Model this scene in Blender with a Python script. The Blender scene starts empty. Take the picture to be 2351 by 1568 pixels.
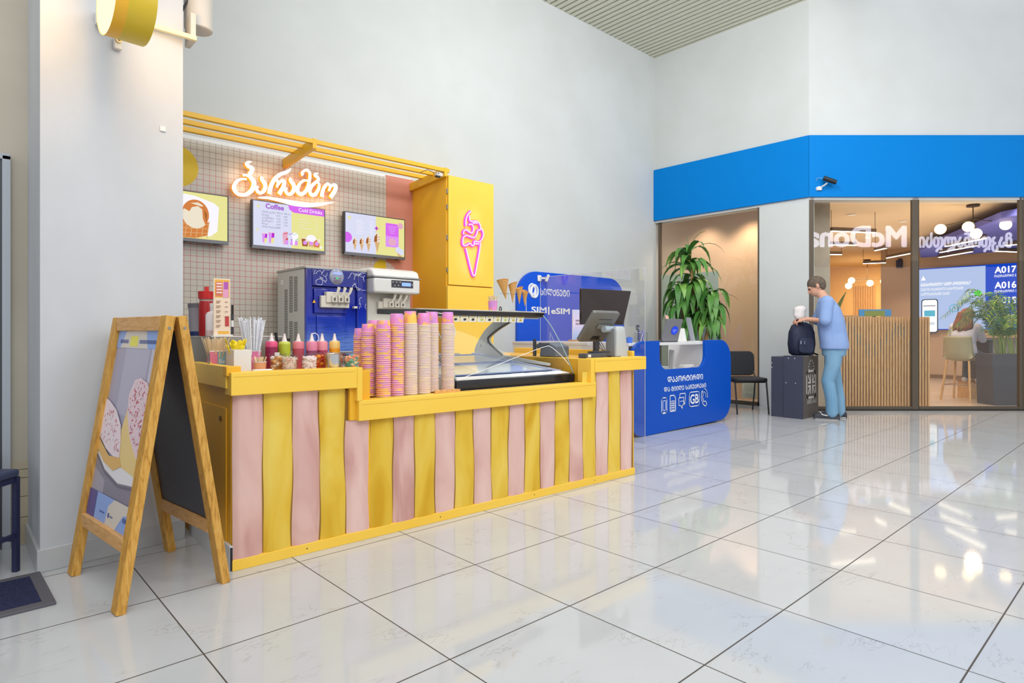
import bpy, math, random
from mathutils import Vector, Matrix
random.seed(7)
SC = bpy.context.scene
COL = SC.collection
# ------------------------------------------------------------------ camera
TH = math.radians(47.36)
cam = bpy.data.cameras.new('camera'); cam.sensor_width = 36.0
cam.lens = 1420.0 / 2351.0 * 36.0; cam.shift_y = -22.5 / 2351.0
cam.clip_start = 0.05; cam.clip_end = 200
camo = bpy.data.objects.new('camera', cam); COL.objects.link(camo)
camo.location = (0, 0, 1.105); camo.rotation_euler = (math.pi / 2, 0, TH - math.pi / 2)
SC.camera = camo
# ------------------------------------------------------------------ world, lamps, exposure
wd = bpy.data.worlds.new('daylight'); SC.world = wd; wd.use_nodes = True
wd.node_tree.nodes['Background'].inputs[0].default_value = (0.91, 0.955, 1.0, 1)
wd.node_tree.nodes['Background'].inputs[1].default_value = 0.84
SC.view_settings.view_transform = 'Standard'; SC.view_settings.look = 'None'
SC.view_settings.exposure = 0.0; SC.view_settings.gamma = 1.0
SC.view_settings.use_curve_mapping = False

def lamp_area(name, loc, target, size, power, color=(1, 1, 1), sy=None):
    l = bpy.data.lights.new(name, 'AREA'); l.energy = power; l.color = color
    l.size = size
    if sy: l.shape = 'RECTANGLE'; l.size_y = sy
    o = bpy.data.objects.new(name, l); COL.objects.link(o); o.location = loc
    o.rotation_euler = (Vector(target) - Vector(loc)).to_track_quat('-Z', 'Y').to_euler()
    return o
def lamp_point(name, loc, power, color=(1, 1, 1), r=0.05):
    l = bpy.data.lights.new(name, 'POINT'); l.energy = power; l.color = color; l.shadow_soft_size = r
    o = bpy.data.objects.new(name, l); COL.objects.link(o); o.location = loc
    return o
lamp_area('hall_fill_light', (0.5, -1.0, 5.4), (2.5, 2.6, 0.3), 4.0, 160, (1, 1, 1), 4.0)  # unseen fill lights added to brighten the hall, its walls and the fascia
lamp_area('hall_fill_light', (4.5, -1.5, 5.5), (6.0, 3.5, 0.6), 4.0, 200, (1, 1, 1), 4.0)
lamp_area('hall_fill_light', (3.0, 2.6, 5.55), (7.9, 4.4, 1.6), 1.2, 125, (1, 1, 1), 1.2)
lamp_area('hall_fill_light', (6.8, 1.2, 5.6), (8.6, 3.2, 1.0), 2.5, 110, (1, 1, 1), 2.5)
lamp_area('hall_fill_light', (4.3, 2.6, 5.5), (8.9, 4.9, 2.9), 1.0, 60, (1, 1, 1), 1.0)
WARM = (1.0, 0.72, 0.42)
def lamp_spot(name, loc, power, color, deg=118, r=0.06):
    l = bpy.data.lights.new(name, 'SPOT'); l.energy = power; l.color = color; l.shadow_soft_size = r; l.spot_size = math.radians(deg); l.spot_blend = 0.7
    o = bpy.data.objects.new(name, l); COL.objects.link(o); o.location = loc; return o
for lx, ly, lz, lp_ in ((10.1, 3.7, 3.1, 60), (10.9, 2.7, 3.1, 60), (11.7, 1.7, 3.1, 60), (11.6, 4.3, 3.1, 60), (12.5, 3.2, 3.1, 60), (13.2, 4.6, 3.1, 60), (13.6, 2.6, 2.8, 60), (14.8, 4.6, 3.1, 60), (15.0, 3.1, 2.8, 60), (16.2, 4.4, 2.8, 60), (16.0, 2.2, 2.8, 60), (12.8, 0.4, 3.1, 60), (14.0, -.6, 3.1, 60)):
    lamp_spot('shop_fill_spot', (lx, ly, lz), lp_, (1, 0.81, 0.58))  # unseen spots added to brighten the shop interior
for q in ((10.9, 3.2, 2.1), (12.6, 2.2, 2.1), (12.9, 4.6, 2.1), (11.9, 0.6, 2.1), (14.8, 4.6, 2.1)):
    lamp_area('shop_ceiling_fill', q, (q[0], q[1], 3.1), 2.2, 13, (1, 0.82, 0.60), 2.2)  # unseen upward fill lights, added to lift the shop ceiling
lamp_area('back_room_light', (19.3, 6.0, 2.9), (19.6, 6.2, 0), 1.6, 110, (1, 0.72, 0.38), 1.6)
lamp_spot('bay_ceiling_light', (9.3, 4.7, 3.05), 55, (1, 0.76, 0.54), 120, 0.08)
lamp_spot('bay_ceiling_light', (9.3, 5.5, 3.05), 30, (1, 0.80, 0.62), 120, 0.08)

# ------------------------------------------------------------------ tiny mesh kit
ZV = Vector((0, 0, 1))
_inv = {}
def V(*a): return Vector(a)
class MB:
    def __init__(s): s.v = []; s.f = []; s.m = []
    def add(s, vs, fs, m=0):
        b = len(s.v); s.v += [Vector(p) for p in vs]
        for f in fs: s.f.append([b + i for i in f]); s.m.append(m)
        return s
    def box(s, x0, x1, y0, y1, z0, z1, m=0):
        vs = [(x, y, z) for z in (z0, z1) for y in (y0, y1) for x in (x0, x1)]
        return s.add(vs, [(0, 2, 3, 1), (4, 5, 7, 6), (0, 1, 5, 4), (2, 6, 7, 3), (0, 4, 6, 2), (1, 3, 7, 5)], m)
    def bar(s, p, q, w, h, up=ZV, m=0):
        p = Vector(p); q = Vector(q); d = (q - p).normalized(); up = Vector(up)
        u = d.cross(up)
        if u.length < 1e-5: u = d.cross(Vector((1, 0, 0)))
        u.normalize(); n = u.cross(d).normalized()
        vs = [a + u * (w / 2) * i + n * (h / 2) * j for a in (p, q) for j in (-1, 1) for i in (-1, 1)]
        return s.add(vs, [(0, 1, 3, 2), (4, 6, 7, 5), (0, 4, 5, 1), (2, 3, 7, 6), (0, 2, 6, 4), (1, 5, 7, 3)], m)
    def prism(s, pts, ext, m=0, mside=None):
        n = len(pts); e = Vector(ext); a = [Vector(p) for p in pts]
        s.add(a + [p + e for p in a], [list(range(n))[::-1], list(range(n, 2 * n))], m)
        b = len(s.v) - 2 * n
        for i in range(n):
            j = (i + 1) % n
            s.f.append([b + i, b + j, b + n + j, b + n + i]); s.m.append(m if mside is None else mside)
        return s
    def poly(s, pts, m=0): return s.add(pts, [list(range(len(pts)))], m)
    def tube(s, pts, r, n=8, closed=False, m=0, cap=True, sx=1.0):
        P = [Vector(p) for p in pts]; k = len(P); R = r if isinstance(r, (list, tuple)) else [r] * k
        t0 = (P[1] - P[0]).normalized(); u = t0.orthogonal().normalized(); b = len(s.v)
        for i in range(k):
            a = P[i - 1] if (i > 0 or closed) else P[i]; c = P[(i + 1) % k] if (i < k - 1 or closed) else P[i]
            t = (c - a)
            t = t.normalized() if t.length > 1e-9 else t0
            u = (u - t * u.dot(t))
            u = u.normalized() if u.length > 1e-6 else t.orthogonal().normalized()
            w = t.cross(u)
            for j in range(n):
                an = 2 * math.pi * j / n
                s.v.append(P[i] + (u * math.cos(an) * sx + w * math.sin(an)) * R[i])
        for i in range(k if closed else k - 1):
            for j in range(n):
                a0 = b + i * n; a1 = b + ((i + 1) % k) * n; j2 = (j + 1) % n
                s.f.append([a0 + j, a0 + j2, a1 + j2, a1 + j]); s.m.append(m)
        if cap and not closed:
            s.f.append([b + j for j in range(n)][::-1]); s.m.append(m)
            s.f.append([b + (k - 1) * n + j for j in range(n)]); s.m.append(m)
        return s
    def cyl(s, p, q, r, r2=None, n=20, m=0): return s.tube([p, q], [r, r if r2 is None else r2], n, m=m)
    def lathe(s, prof, c=(0, 0, 0), n=20, m=0, ms=None, sy=1.0, cap=True):
        c = Vector(c); b = len(s.v); k = len(prof)
        for r, z in prof:
            for j in range(n):
                an = 2 * math.pi * j / n
                s.v.append(c + Vector((r * math.cos(an), r * sy * math.sin(an), z)))
        for i in range(k - 1):
            for j in range(n):
                j2 = (j + 1) % n
                s.f.append([b + i * n + j, b + i * n + j2, b + (i + 1) * n + j2, b + (i + 1) * n + j])
                s.m.append(ms[i] if ms else m)
        if cap:
            if prof[0][0] > 1e-6: s.f.append([b + j for j in range(n)][::-1]); s.m.append(ms[0] if ms else m)
            if prof[-1][0] > 1e-6: s.f.append([b + (k - 1) * n + j for j in range(n)]); s.m.append(ms[-1] if ms else m)
        return s
    def ball(s, c, rx, ry=None, rz=None, n=12, m=0):
        ry = rx if ry is None else ry; rz = rx if rz is None else rz
        c = Vector(c); k = max(4, n // 2); b = len(s.v)
        for i in range(1, k):
            a = math.pi * i / k
            for j in range(n):
                an = 2 * math.pi * j / n
                s.v.append(c + Vector((rx * math.sin(a) * math.cos(an), ry * math.sin(a) * math.sin(an), -rz * math.cos(a))))
        lo = len(s.v); s.v.append(c - Vector((0, 0, rz))); s.v.append(c + Vector((0, 0, rz)))
        for i in range(k - 2):
            for j in range(n):
                j2 = (j + 1) % n
                s.f.append([b + i * n + j, b + i * n + j2, b + (i + 1) * n + j2, b + (i + 1) * n + j]); s.m.append(m)
        for j in range(n):
            j2 = (j + 1) % n
            s.f.append([lo, b + j2, b + j]); s.m.append(m)
            s.f.append([lo + 1, b + (k - 2) * n + j, b + (k - 2) * n + j2]); s.m.append(m)
        return s
    def mesh(s, me, M, m=0):
        b = len(s.v)
        for p in me.vertices: s.v.append(M @ p.co)
        for p in me.polygons: s.f.append([b + i for i in p.vertices]); s.m.append(m)
        return s
    def text(s, body, size, o, u, v, ext=0.0, bold=0.0, m=0, align='LEFT', wid=None, shear=0.0):
        me = text_mesh(body, 0.0, shear, ext > 0)
        xs = [p.co.x for p in me.vertices]; x0, x1 = min(xs), max(xs)
        k = size; kx = size
        if wid: kx = wid / (x1 - x0)
        off = {'LEFT': -x0, 'CENTER': -(x0 + x1) / 2, 'RIGHT': -x1}[align]
        u = Vector(u).normalized(); v = Vector(v).normalized(); w = u.cross(v)
        M = Matrix.Translation(Vector(o)) @ Matrix(((u.x, v.x, w.x, 0), (u.y, v.y, w.y, 0), (u.z, v.z, w.z, 0), (0, 0, 0, 1))) \
            @ Matrix.Diagonal((kx, k, max(ext, 1e-4) / 0.1, 1)) @ Matrix.Translation((off, 0, 0.05 if ext > 0 else 0))
        dirs = [(0, 0)] + ([(math.cos(a) * bold, math.sin(a) * bold) for a in [i * math.pi / 4 for i in range(8)]] if bold > 0 else [])
        for k_, (dx, dy) in enumerate(dirs): s.mesh(me, M @ Matrix.Translation((dx, dy, .12 * k_ if ext <= 0 else .004 * k_)), m)
        return s
    def build(s, name, mats, parent=None, bev=0.0, smooth=True, ang=35, seg=2, local=None):
        me = bpy.data.meshes.new(name)
        vs = s.v
        if parent is not None and parent.get('_w') and not local:
            iv = _inv[parent.name]; vs = [iv @ p for p in vs]
        me.from_pydata([tuple(p) for p in vs], [], s.f)
        if not isinstance(mats, (list, tuple)): mats = [mats]
        for mt in mats: me.materials.append(mt)
        if len(mats) > 1: me.polygons.foreach_set('material_index', s.m)
        me.validate(); me.update()
        o = bpy.data.objects.new(name, me); COL.objects.link(o)
        if parent is not None:
            o.parent = parent
            if parent.get('_w'): o['_w'] = 1; _inv[o.name] = _inv[parent.name]
        if smooth:
            me.polygons.foreach_set('use_smooth', [True] * len(me.polygons))
            me.set_sharp_from_angle(angle=math.radians(ang))
        if bev > 0:
            b = o.modifiers.new('bevel', 'BEVEL'); b.width = bev; b.segments = seg; b.limit_method = 'ANGLE'; b.angle_limit = math.radians(40)
            b.harden_normals = False
        return o
_tm = {}
def text_mesh(body, bold=0.0, shear=0.0, solid=True):
    key = (body, bold, shear, solid)
    if key not in _tm:
        c = bpy.data.curves.new('lettering', 'FONT'); c.body = body; c.extrude = 0.05 if solid else 0.0; c.offset = bold; c.shear = shear
        c.resolution_u = 3
        o = bpy.data.objects.new('lettering', c); COL.objects.link(o)
        dg = bpy.context.evaluated_depsgraph_get()
        me = bpy.data.meshes.new_from_object(o.evaluated_get(dg))
        bpy.data.objects.remove(o); bpy.data.curves.remove(c)
        _tm[key] = me
    return _tm[key]

def tag(o, label=None, cat=None, group=None, kind=None):
    if label: o['label'] = label
    if cat: o['category'] = cat
    if group: o['group'] = group
    if kind: o['kind'] = kind
    return o
def thing(name, label, cat, loc=(0, 0, 0), rz=0.0, group=None, world=False):
    o = bpy.data.objects.new(name, None); COL.objects.link(o)
    o.location = loc; o.rotation_euler = (0, 0, rz); o.empty_display_size = 0.1
    tag(o, label, cat, group)
    if world:
        o['_w'] = 1
        _inv[o.name] = (Matrix.Translation(Vector(loc)) @ Matrix.Rotation(rz, 4, 'Z')).inverted()
    return o
def dup(root, loc, rz=None, label=None, group=None):
    r = root.copy(); COL.objects.link(r); r.location = loc
    if rz is not None: r.rotation_euler = (0, 0, rz)
    if label: r['label'] = label
    if group: r['group'] = group
    for ch in list(root.children):
        c = ch.copy(); COL.objects.link(c); c.parent = r
        for g in list(ch.children):
            d = g.copy(); COL.objects.link(d); d.parent = c
    return r
def struct(o): o['kind'] = 'structure'; return o
def lerp(a, b, t): return a + (b - a) * t
def crom(pts, k=6):
    P = [Vector(p) for p in pts]; out = []
    for i in range(len(P) - 1):
        a = P[max(i - 1, 0)]; b = P[i]; c = P[i + 1]; d = P[min(i + 2, len(P) - 1)]
        for j in range(k):
            t = j / k
            out.append(0.5 * ((2 * b) + (c - a) * t + (2 * a - 5 * b + 4 * c - d) * t * t + (3 * b - a - 3 * c + d) * t ** 3))
    out.append(P[-1]); return out
def rrect(w, h, r, n=6):
    """rounded rectangle outline, centred"""
    pts = []
    for cx, cy, a0 in ((w / 2 - r, h / 2 - r, 0), (-w / 2 + r, h / 2 - r, 90), (-w / 2 + r, -h / 2 + r, 180), (w / 2 - r, -h / 2 + r, 270)):
        for i in range(n + 1):
            a = math.radians(a0 + 90 * i / n); pts.append((cx + r * math.cos(a), cy + r * math.sin(a)))
    return pts
def circ(cx, cy, r, n=20, ry=None):
    ry = r if ry is None else ry
    return [(cx + r * math.cos(2 * math.pi * i / n), cy + ry * math.sin(2 * math.pi * i / n)) for i in range(n)]
class Plane2:
    """flat artwork: draws 2D shapes on a plane o + u*x + v*y, each layer a hair above the last"""
    def __init__(s, mb, o, u, v, step=0.0004):
        s.mb = mb; s.o = Vector(o); s.u = Vector(u).normalized(); s.v = Vector(v).normalized(); s.w = s.u.cross(s.v); s.k = 0; s.step = step
    def p(s, x, y): return s.o + s.u * x + s.v * y + s.w * (s.k * s.step)
    def poly(s, pts, m):
        s.k += 1; s.mb.poly([s.p(x, y) for x, y in pts], m); return s
    def same(s, pts, m): s.mb.poly([s.p(x, y) for x, y in pts], m); return s
    def rect(s, x0, y0, x1, y1, m): return s.poly([(x0, y0), (x1, y0), (x1, y1), (x0, y1)], m)
    def bars(s, L, m):
        s.k += 1
        for x0, y0, x1, y1 in L: s.same([(x0, y0), (x1, y0), (x1, y1), (x0, y1)], m)
    def line(s, pts, w, m, closed=False):
        s.k += 1; n = len(pts); rng = range(n if closed else n - 1)
        for i in rng:
            a = Vector(pts[i]); b = Vector(pts[(i + 1) % n]); d = (b - a)
            if d.length < 1e-6: continue
            d.normalize(); q = Vector((-d.y, d.x)) * w / 2; e = d * w * 0.35
            s.same([tuple(a - e - q), tuple(b + e - q), tuple(b + e + q), tuple(a - e + q)], m)
    def text(s, body, size, x, y, m, bold=0.0, align='LEFT', wid=None, shear=0.0):
        s.k += 1; s.mb.text(body, size, s.p(x, y), s.u, s.v, 0.0, bold, m, align, wid, shear); return s

# ------------------------------------------------------------------ materials
def lin(h):
    if isinstance(h, str):
        h = h.lstrip('#'); c = [int(h[i:i + 2], 16) / 255 for i in (0, 2, 4)]
    else: c = [x / 255 for x in h]
    return tuple(x / 12.92 if x <= 0.04045 else ((x + 0.055) / 1.055) ** 2.4 for x in c) + (1,)
_m = {}
def M(name, col='#cccccc', rough=0.5, metal=0.0, emit=None, es=0.0, spec=0.5, alpha=1.0, trans=0.0, coat=0.0):
    if name in _m: return _m[name]
    m = bpy.data.materials.new(name); m.use_nodes = True
    b = m.node_tree.nodes['Principled BSDF']
    b.inputs['Base Color'].default_value = lin(col); b.inputs['Roughness'].default_value = rough
    b.inputs['Metallic'].default_value = metal; b.inputs['Specular IOR Level'].default_value = spec
    if emit: b.inputs['Emission Color'].default_value = lin(emit); b.inputs['Emission Strength'].default_value = es
    b.inputs['Transmission Weight'].default_value = trans; b.inputs['Coat Weight'].default_value = coat
    b.inputs['Alpha'].default_value = alpha
    _m[name] = m; return m
class NT:
    def __init__(s, m): s.t = m.node_tree; s.b = s.t.nodes.get('Principled BSDF')
    def n(s, typ, **kw):
        x = s.t.nodes.new(typ)
        for k, v in kw.items():
            if k.startswith('i_'):
                key = k[2:]
                x.inputs[int(key) if key.isdigit() else key.replace('_', ' ')].default_value = v
            else: setattr(x, k, v)
        return x
    def l(s, a, b): s.t.links.new(a, b)
    def ramp(s, fac, stops, interp='LINEAR'):
        r = s.n('ShaderNodeValToRGB'); r.color_ramp.interpolation = interp; e = r.color_ramp.elements
        while len(e) < len(stops): e.new(0.5)
        for el, (p, c) in zip(e, stops): el.position = p; el.color = c if len(c) == 4 else (*c, 1)
        s.l(fac, r.inputs[0]); return r.outputs[0]
    def noise(s, scale, detail=2, rough=0.5, vec=None, dist=0.0):
        x = s.n('ShaderNodeTexNoise'); x.inputs['Scale'].default_value = scale; x.inputs['Detail'].default_value = detail
        x.inputs['Roughness'].default_value = rough; x.inputs['Distortion'].default_value = dist
        if vec: s.l(vec, x.inputs['Vector'])
        return x.outputs['Fac']
    def obj(s, scale=(1, 1, 1)):
        tc = s.n('ShaderNodeTexCoord'); mp = s.n('ShaderNodeMapping'); mp.inputs['Scale'].default_value = scale
        s.l(tc.outputs['Object'], mp.inputs[0]); return mp.outputs[0]
    def pos(s): return s.n('ShaderNodeNewGeometry').outputs['Position']
    def math(s, op, a, b=None, c=None):
        x = s.n('ShaderNodeMath'); x.operation = op
        for i, q in enumerate((a, b, c)):
            if q is None: continue
            if isinstance(q, (int, float)): x.inputs[i].default_value = q
            else: s.l(q, x.inputs[i])
        return x.outputs[0]
    def mix(s, fac, a, b):
        x = s.n('ShaderNodeMix'); x.data_type = 'RGBA'
        if isinstance(fac, (int, float)): x.inputs[0].default_value = fac
        else: s.l(fac, x.inputs[0])
        for i, q in ((6, a), (7, b)):
            if isinstance(q, tuple): x.inputs[i].default_value = q
            else: s.l(q, x.inputs[i])
        return x.outputs[2]
    def bump(s, h, st=0.2, d=0.01):
        x = s.n('ShaderNodeBump'); x.inputs['Strength'].default_value = st; x.inputs['Distance'].default_value = d
        s.l(h, x.inputs['Height']); s.l(x.outputs[0], s.b.inputs['Normal'])
    def color(s, c): s.l(c, s.b.inputs['Base Color'])
def mottled(name, c1, c2, scale=3, rough=0.6, stretch=(1, 1, 1), bump=0.0, detail=3, lo=0.35, hi=0.65, spec=0.4):
    if name in _m: return _m[name]
    m = M(name, c1, rough, spec=spec); t = NT(m)
    f = t.noise(scale, detail, 0.55, t.obj(stretch)); t.color(t.ramp(f, [(lo, lin(c1)), (hi, lin(c2))]))
    if bump: t.bump(f, bump)
    return m
def glass(name, tint=(1, 1, 1), refl=1.0, ior=1.5):
    if name in _m: return _m[name]
    m = bpy.data.materials.new(name); m.use_nodes = True; nt = m.node_tree; nt.nodes.clear()
    o = nt.nodes.new('ShaderNodeOutputMaterial'); mx = nt.nodes.new('ShaderNodeMixShader')
    tr = nt.nodes.new('ShaderNodeBsdfTransparent'); tr.inputs[0].default_value = (*tint, 1)
    gl = nt.nodes.new('ShaderNodeBsdfGlossy'); gl.inputs['Roughness'].default_value = 0.0
    fr = nt.nodes.new('ShaderNodeFresnel'); ge = nt.nodes.new('ShaderNodeNewGeometry'); ix = nt.nodes.new('ShaderNodeMath'); ix.operation = 'MULTIPLY_ADD'
    ix.inputs[1].default_value = 1 / ior - ior; ix.inputs[2].default_value = ior  # same index seen from either face of the thin sheet
    nt.links.new(ge.outputs['Backfacing'], ix.inputs[0]); nt.links.new(ix.outputs[0], fr.inputs[0])
    mu = nt.nodes.new('ShaderNodeMath'); mu.operation = 'MULTIPLY'; mu.inputs[1].default_value = refl; mu.use_clamp = True
    nt.links.new(fr.outputs[0], mu.inputs[0]); nt.links.new(mu.outputs[0], mx.inputs[0])
    nt.links.new(tr.outputs[0], mx.inputs[1]); nt.links.new(gl.outputs[0], mx.inputs[2]); nt.links.new(mx.outputs[0], o.inputs[0])
    _m[name] = m; return m
def glow(name, col, st): return M(name, '#000000', 0.6, emit=col, es=st, spec=0.0)

# wall paint
WALL = mottled('wall_paint', '#ccd0d0', '#c7cbca', 1.2, 0.75, spec=0.15)
PILLAR = M('pillar_paint', '#c6c9cc', 0.75, spec=0.15)
def _pillar():
    t = NT(PILLAR); f = t.noise(2.2, 4, 0.6, t.obj((1, 1, .5)))
    t.color(t.ramp(f, [(0.3, lin('#c5c8cc')), (0.72, lin('#ced1d5'))])); t.bump(t.noise(55, 2), 0.06, 0.003)
_pillar()
WHITE = M('white_paint', '#e4e4e2', 0.5)
YEL = mottled('yellow_board', '#f8cd50', '#f5c644', 1.5, 0.42)
YELD = mottled('yellow_side', '#eeb52c', '#e8ad22', 1.5, 0.45)
YBAR = M('yellow_bar', '#e9b423', 0.4)
BLACK = M('black_plastic', '#17181c', 0.4)
DARK = M('dark_grey', '#3a3c44', 0.45)
GREY = M('grey_plastic', '#8f9193', 0.45)
LGREY = M('light_grey', '#c9c9c4', 0.45)
STEEL = M('brushed_steel', '#a9a7a2', 0.32, 0.85)
CHROME = M('chrome', '#d9d9d9', 0.15, 1.0)
IVORY = M('ivory_plastic', '#d9d3c6', 0.45)
GLASS = glass('clear_glass', (0.985, 0.99, 0.985), 0.45)
SHOPGLASS = glass('shop_glass', (0.985, 0.98, 0.965), 0.9)
ACRYL = glass('acrylic', (0.985, 0.985, 0.99), 1.6)
CLEARCUP = glass('clear_plastic', (0.95, 0.95, 0.94), 1.0)
FRAME = M('bronze_frame', '#5d5346', 0.45, 0.3)
BLUEF = M('fascia_blue', '#007bcd', 0.5, spec=0.1)
BLUED = M('desk_blue', '#004cb6', 0.28, spec=0.22)
PINK = M('kiosk_pink', '#cb8673', 0.6)
NAVY = M('navy_metal', '#20234a', 0.4)
BLK = M('black_fabric', '#1d1e24', 0.7)
def _wood(name, a, b, c, stretch=(1, 1, 1), rough=0.55):
    m = M(name, a, rough, spec=0.35); t = NT(m)
    f = t.noise(14, 4, 0.65, t.obj(stretch), 0.6); t.color(t.ramp(f, [(0.28, lin(c)), (0.5, lin(a)), (0.75, lin(b))])); t.bump(f, 0.12, 0.004)
    return m
WOOD = _wood('pine_varnish', '#cf9a45', '#dcae5e', '#a06e24', (6, 6, .9))
WOODL = _wood('pale_pine', '#dba86b', '#e4b67c', '#bd8648', (6, .9, 6))
SLAT = _wood('oak_slat', '#d8b07a', '#e4c08d', '#c0925a', (5, 5, .6))
STICK = M('birch_stick', '#e2c79d', 0.6)
CARD = M('white_card', '#efeae6', 0.55)
def floor_mat():
    m = M('marble_tile_floor', '#d4d2cf', 0.07, spec=0.62); t = NT(m); P = t.pos()
    sp = t.n('ShaderNodeSeparateXYZ'); t.l(P, sp.inputs[0])
    fx = t.math('FRACT', t.math('ADD', t.math('DIVIDE', t.math('SUBTRACT', sp.outputs[0], 0.6587), 0.6), 40.0))
    fy = t.math('FRACT', t.math('ADD', t.math('DIVIDE', t.math('SUBTRACT', sp.outputs[1], 2.876), 0.6), 40.0))
    def edge(f, w): return t.math('LESS_THAN', t.math('MINIMUM', f, t.math('SUBTRACT', 1.0, f)), w)
    g = t.math('MAXIMUM', edge(fx, 0.0042), edge(fy, 0.0048))
    # each tile gets its own veining: shift noise by tile index
    ix = t.math('FLOOR', t.math('DIVIDE', t.math('SUBTRACT', sp.outputs[0], 0.6587), 0.6))
    iy = t.math('FLOOR', t.math('DIVIDE', t.math('SUBTRACT', sp.outputs[1], 2.876), 0.6))
    cb = t.n('ShaderNodeCombineXYZ'); t.l(t.math('ADD', fx, t.math('MULTIPLY', ix, 0.0)), cb.inputs[0]); t.l(fy, cb.inputs[1])
    t.l(t.math('MODULO', t.math('ABSOLUTE', t.math('ADD', t.math('MULTIPLY', ix, 3.0), t.math('MULTIPLY', iy, 7.0))), 4.0), cb.inputs[2])
    mp = t.n('ShaderNodeMapping'); mp.inputs['Rotation'].default_value = (0, 0, math.radians(38)); mp.inputs['Scale'].default_value = (0.75, 2.6, 1.0); t.l(cb.outputs[0], mp.inputs[0])
    n1 = t.noise(1.5, 5, 0.62, mp.outputs[0], 0.7)
    n2 = t.noise(1.9, 2, 0.5, cb.outputs[0])
    vein = t.math('MULTIPLY', t.math('SUBTRACT', 1.0, t.math('MINIMUM', t.math('MULTIPLY', t.math('ABSOLUTE', t.math('SUBTRACT', n1, 0.5)), 110.0), 1.0)), t.math('MINIMUM', t.math('MAXIMUM', t.math('MULTIPLY', t.math('SUBTRACT', n2, 0.47), 9.0), 0.0), 1.0))
    base = t.ramp(t.noise(1.1, 3, 0.5, cb.outputs[0]), [(0.3, lin('#bec0c2')), (0.7, lin('#c7c9cb'))])
    c = t.mix(t.math('MULTIPLY', vein, 0.55), base, lin('#9d958f'))
    t.color(t.mix(g, c, lin('#4a443e')))
    t.l(t.math('ADD', t.math('MULTIPLY', g, 0.5), 0.055), t.b.inputs['Roughness'])
    return m
FLOOR = floor_mat()
def panel_mat():
    m = M('grid_tile_panel', '#c4bcae', 0.35); t = NT(m); sp = t.n('ShaderNodeSeparateXYZ'); t.l(t.pos(), sp.inputs[0])
    def ln(o, off, w):
        f = t.math('FRACT', t.math('ADD', t.math('DIVIDE', t.math('SUBTRACT', o, off), 0.0535), 40.0)); return t.math('LESS_THAN', f, w)
    g = t.math('MAXIMUM', ln(sp.outputs[0], 1.585, 0.075), ln(sp.outputs[2], 0.61, 0.075))
    k = t.ramp(t.noise(1.7, 2, 0.5, t.pos()), [(0.42, lin('#c25a5f')), (0.6, lin('#8d776c'))])
    t.color(t.mix(g, lin('#c2bbae'), k)); return m
PANEL = panel_mat()
def stripe_mat(name, a, b, c):
    m = M(name, a, 0.55, spec=0.3); t = NT(m)
    oi = t.n('ShaderNodeObjectInfo'); vm = t.n('ShaderNodeVectorMath'); vm.operation = 'ADD'
    cb = t.n('ShaderNodeCombineXYZ'); t.l(t.math('MULTIPLY', oi.outputs['Random'], 30.0), cb.inputs[0]); t.l(t.math('MULTIPLY', oi.outputs['Random'], 17.0), cb.inputs[2])
    t.l(t.pos(), vm.inputs[0]); t.l(cb.outputs[0], vm.inputs[1])
    mp = t.n('ShaderNodeMapping'); mp.inputs['Scale'].default_value = (5.0, 5.0, 1.6); t.l(vm.outputs[0], mp.inputs[0])
    f = t.noise(1.0, 3, 0.5, mp.outputs[0], 0.8); t.color(t.ramp(f, [(0.3, lin(c)), (0.47, lin(a)), (0.68, lin(b))])); return m
SPINK = stripe_mat('pink_wash_stripe', '#dab0a6', '#e3c1b7', '#c4938a')
SYEL = stripe_mat('yellow_wash_stripe', '#e0b93c', '#e8ca5c', '#cd9c14')
def cup_mat():
    m = M('ice_cream_cup_print', '#e48cc8', 0.4); t = NT(m)
    oi = t.n('ShaderNodeObjectInfo'); cb = t.n('ShaderNodeCombineXYZ'); t.l(t.math('MULTIPLY', oi.outputs['Random'], 60.0), cb.inputs[2])
    vm = t.n('ShaderNodeVectorMath'); vm.operation = 'ADD'; tc = t.n('ShaderNodeTexCoord'); t.l(tc.outputs['Object'], vm.inputs[0]); t.l(cb.outputs[0], vm.inputs[1])
    f = t.noise(17, 1, 0.4, vm.outputs[0]); t.color(t.ramp(f, [(0.0, lin('#f6c65a')), (0.41, lin('#f2ad78')), (0.47, lin('#e58fca')), (0.62, lin('#cf8fd0'))], 'CONSTANT')); return m
CUP = cup_mat()
RIMC = M('cup_rim_cream', '#e6d6c4', 0.5)
RIMP = M('cup_rim_peach', '#f0c4a8', 0.5)
SALL = math.radians(-42.64); SK = Vector((8.908, 3.549, 0)); SCV = Vector((math.cos(SALL), math.sin(SALL), 0)); SNV = Vector((-math.sin(SALL), math.cos(SALL), 0))
def S(s, t, z=0.0): return SK + SCV * s + SNV * t + Vector((0, 0, z))
# ================================================================== SETTING
mb = MB().box(-9, 16, -13, 7.0, -0.1, 0.0); struct(mb.build('floor', FLOOR, smooth=False))
mb = MB().box(0.9, 9.1, 6.093, 6.35, 0, 5.95); struct(mb.build('wall_back', WALL, smooth=False))
# slatted ceiling
CSL = M('ceiling_slat', '#dddcca', 0.5); CDK = M('ceiling_void', '#77776a', 0.8)
mb = MB()
x = 1.0
while x < 9.0:
    mb.box(x, x + 0.068, -2.0, 6.12, 5.75, 5.83, 0); x += 0.105
mb.box(1.0, 9.4, -2.0, 6.2, 5.86, 5.95, 1)
struct(mb.build('ceiling', [CSL, CDK], smooth=False))
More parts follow.
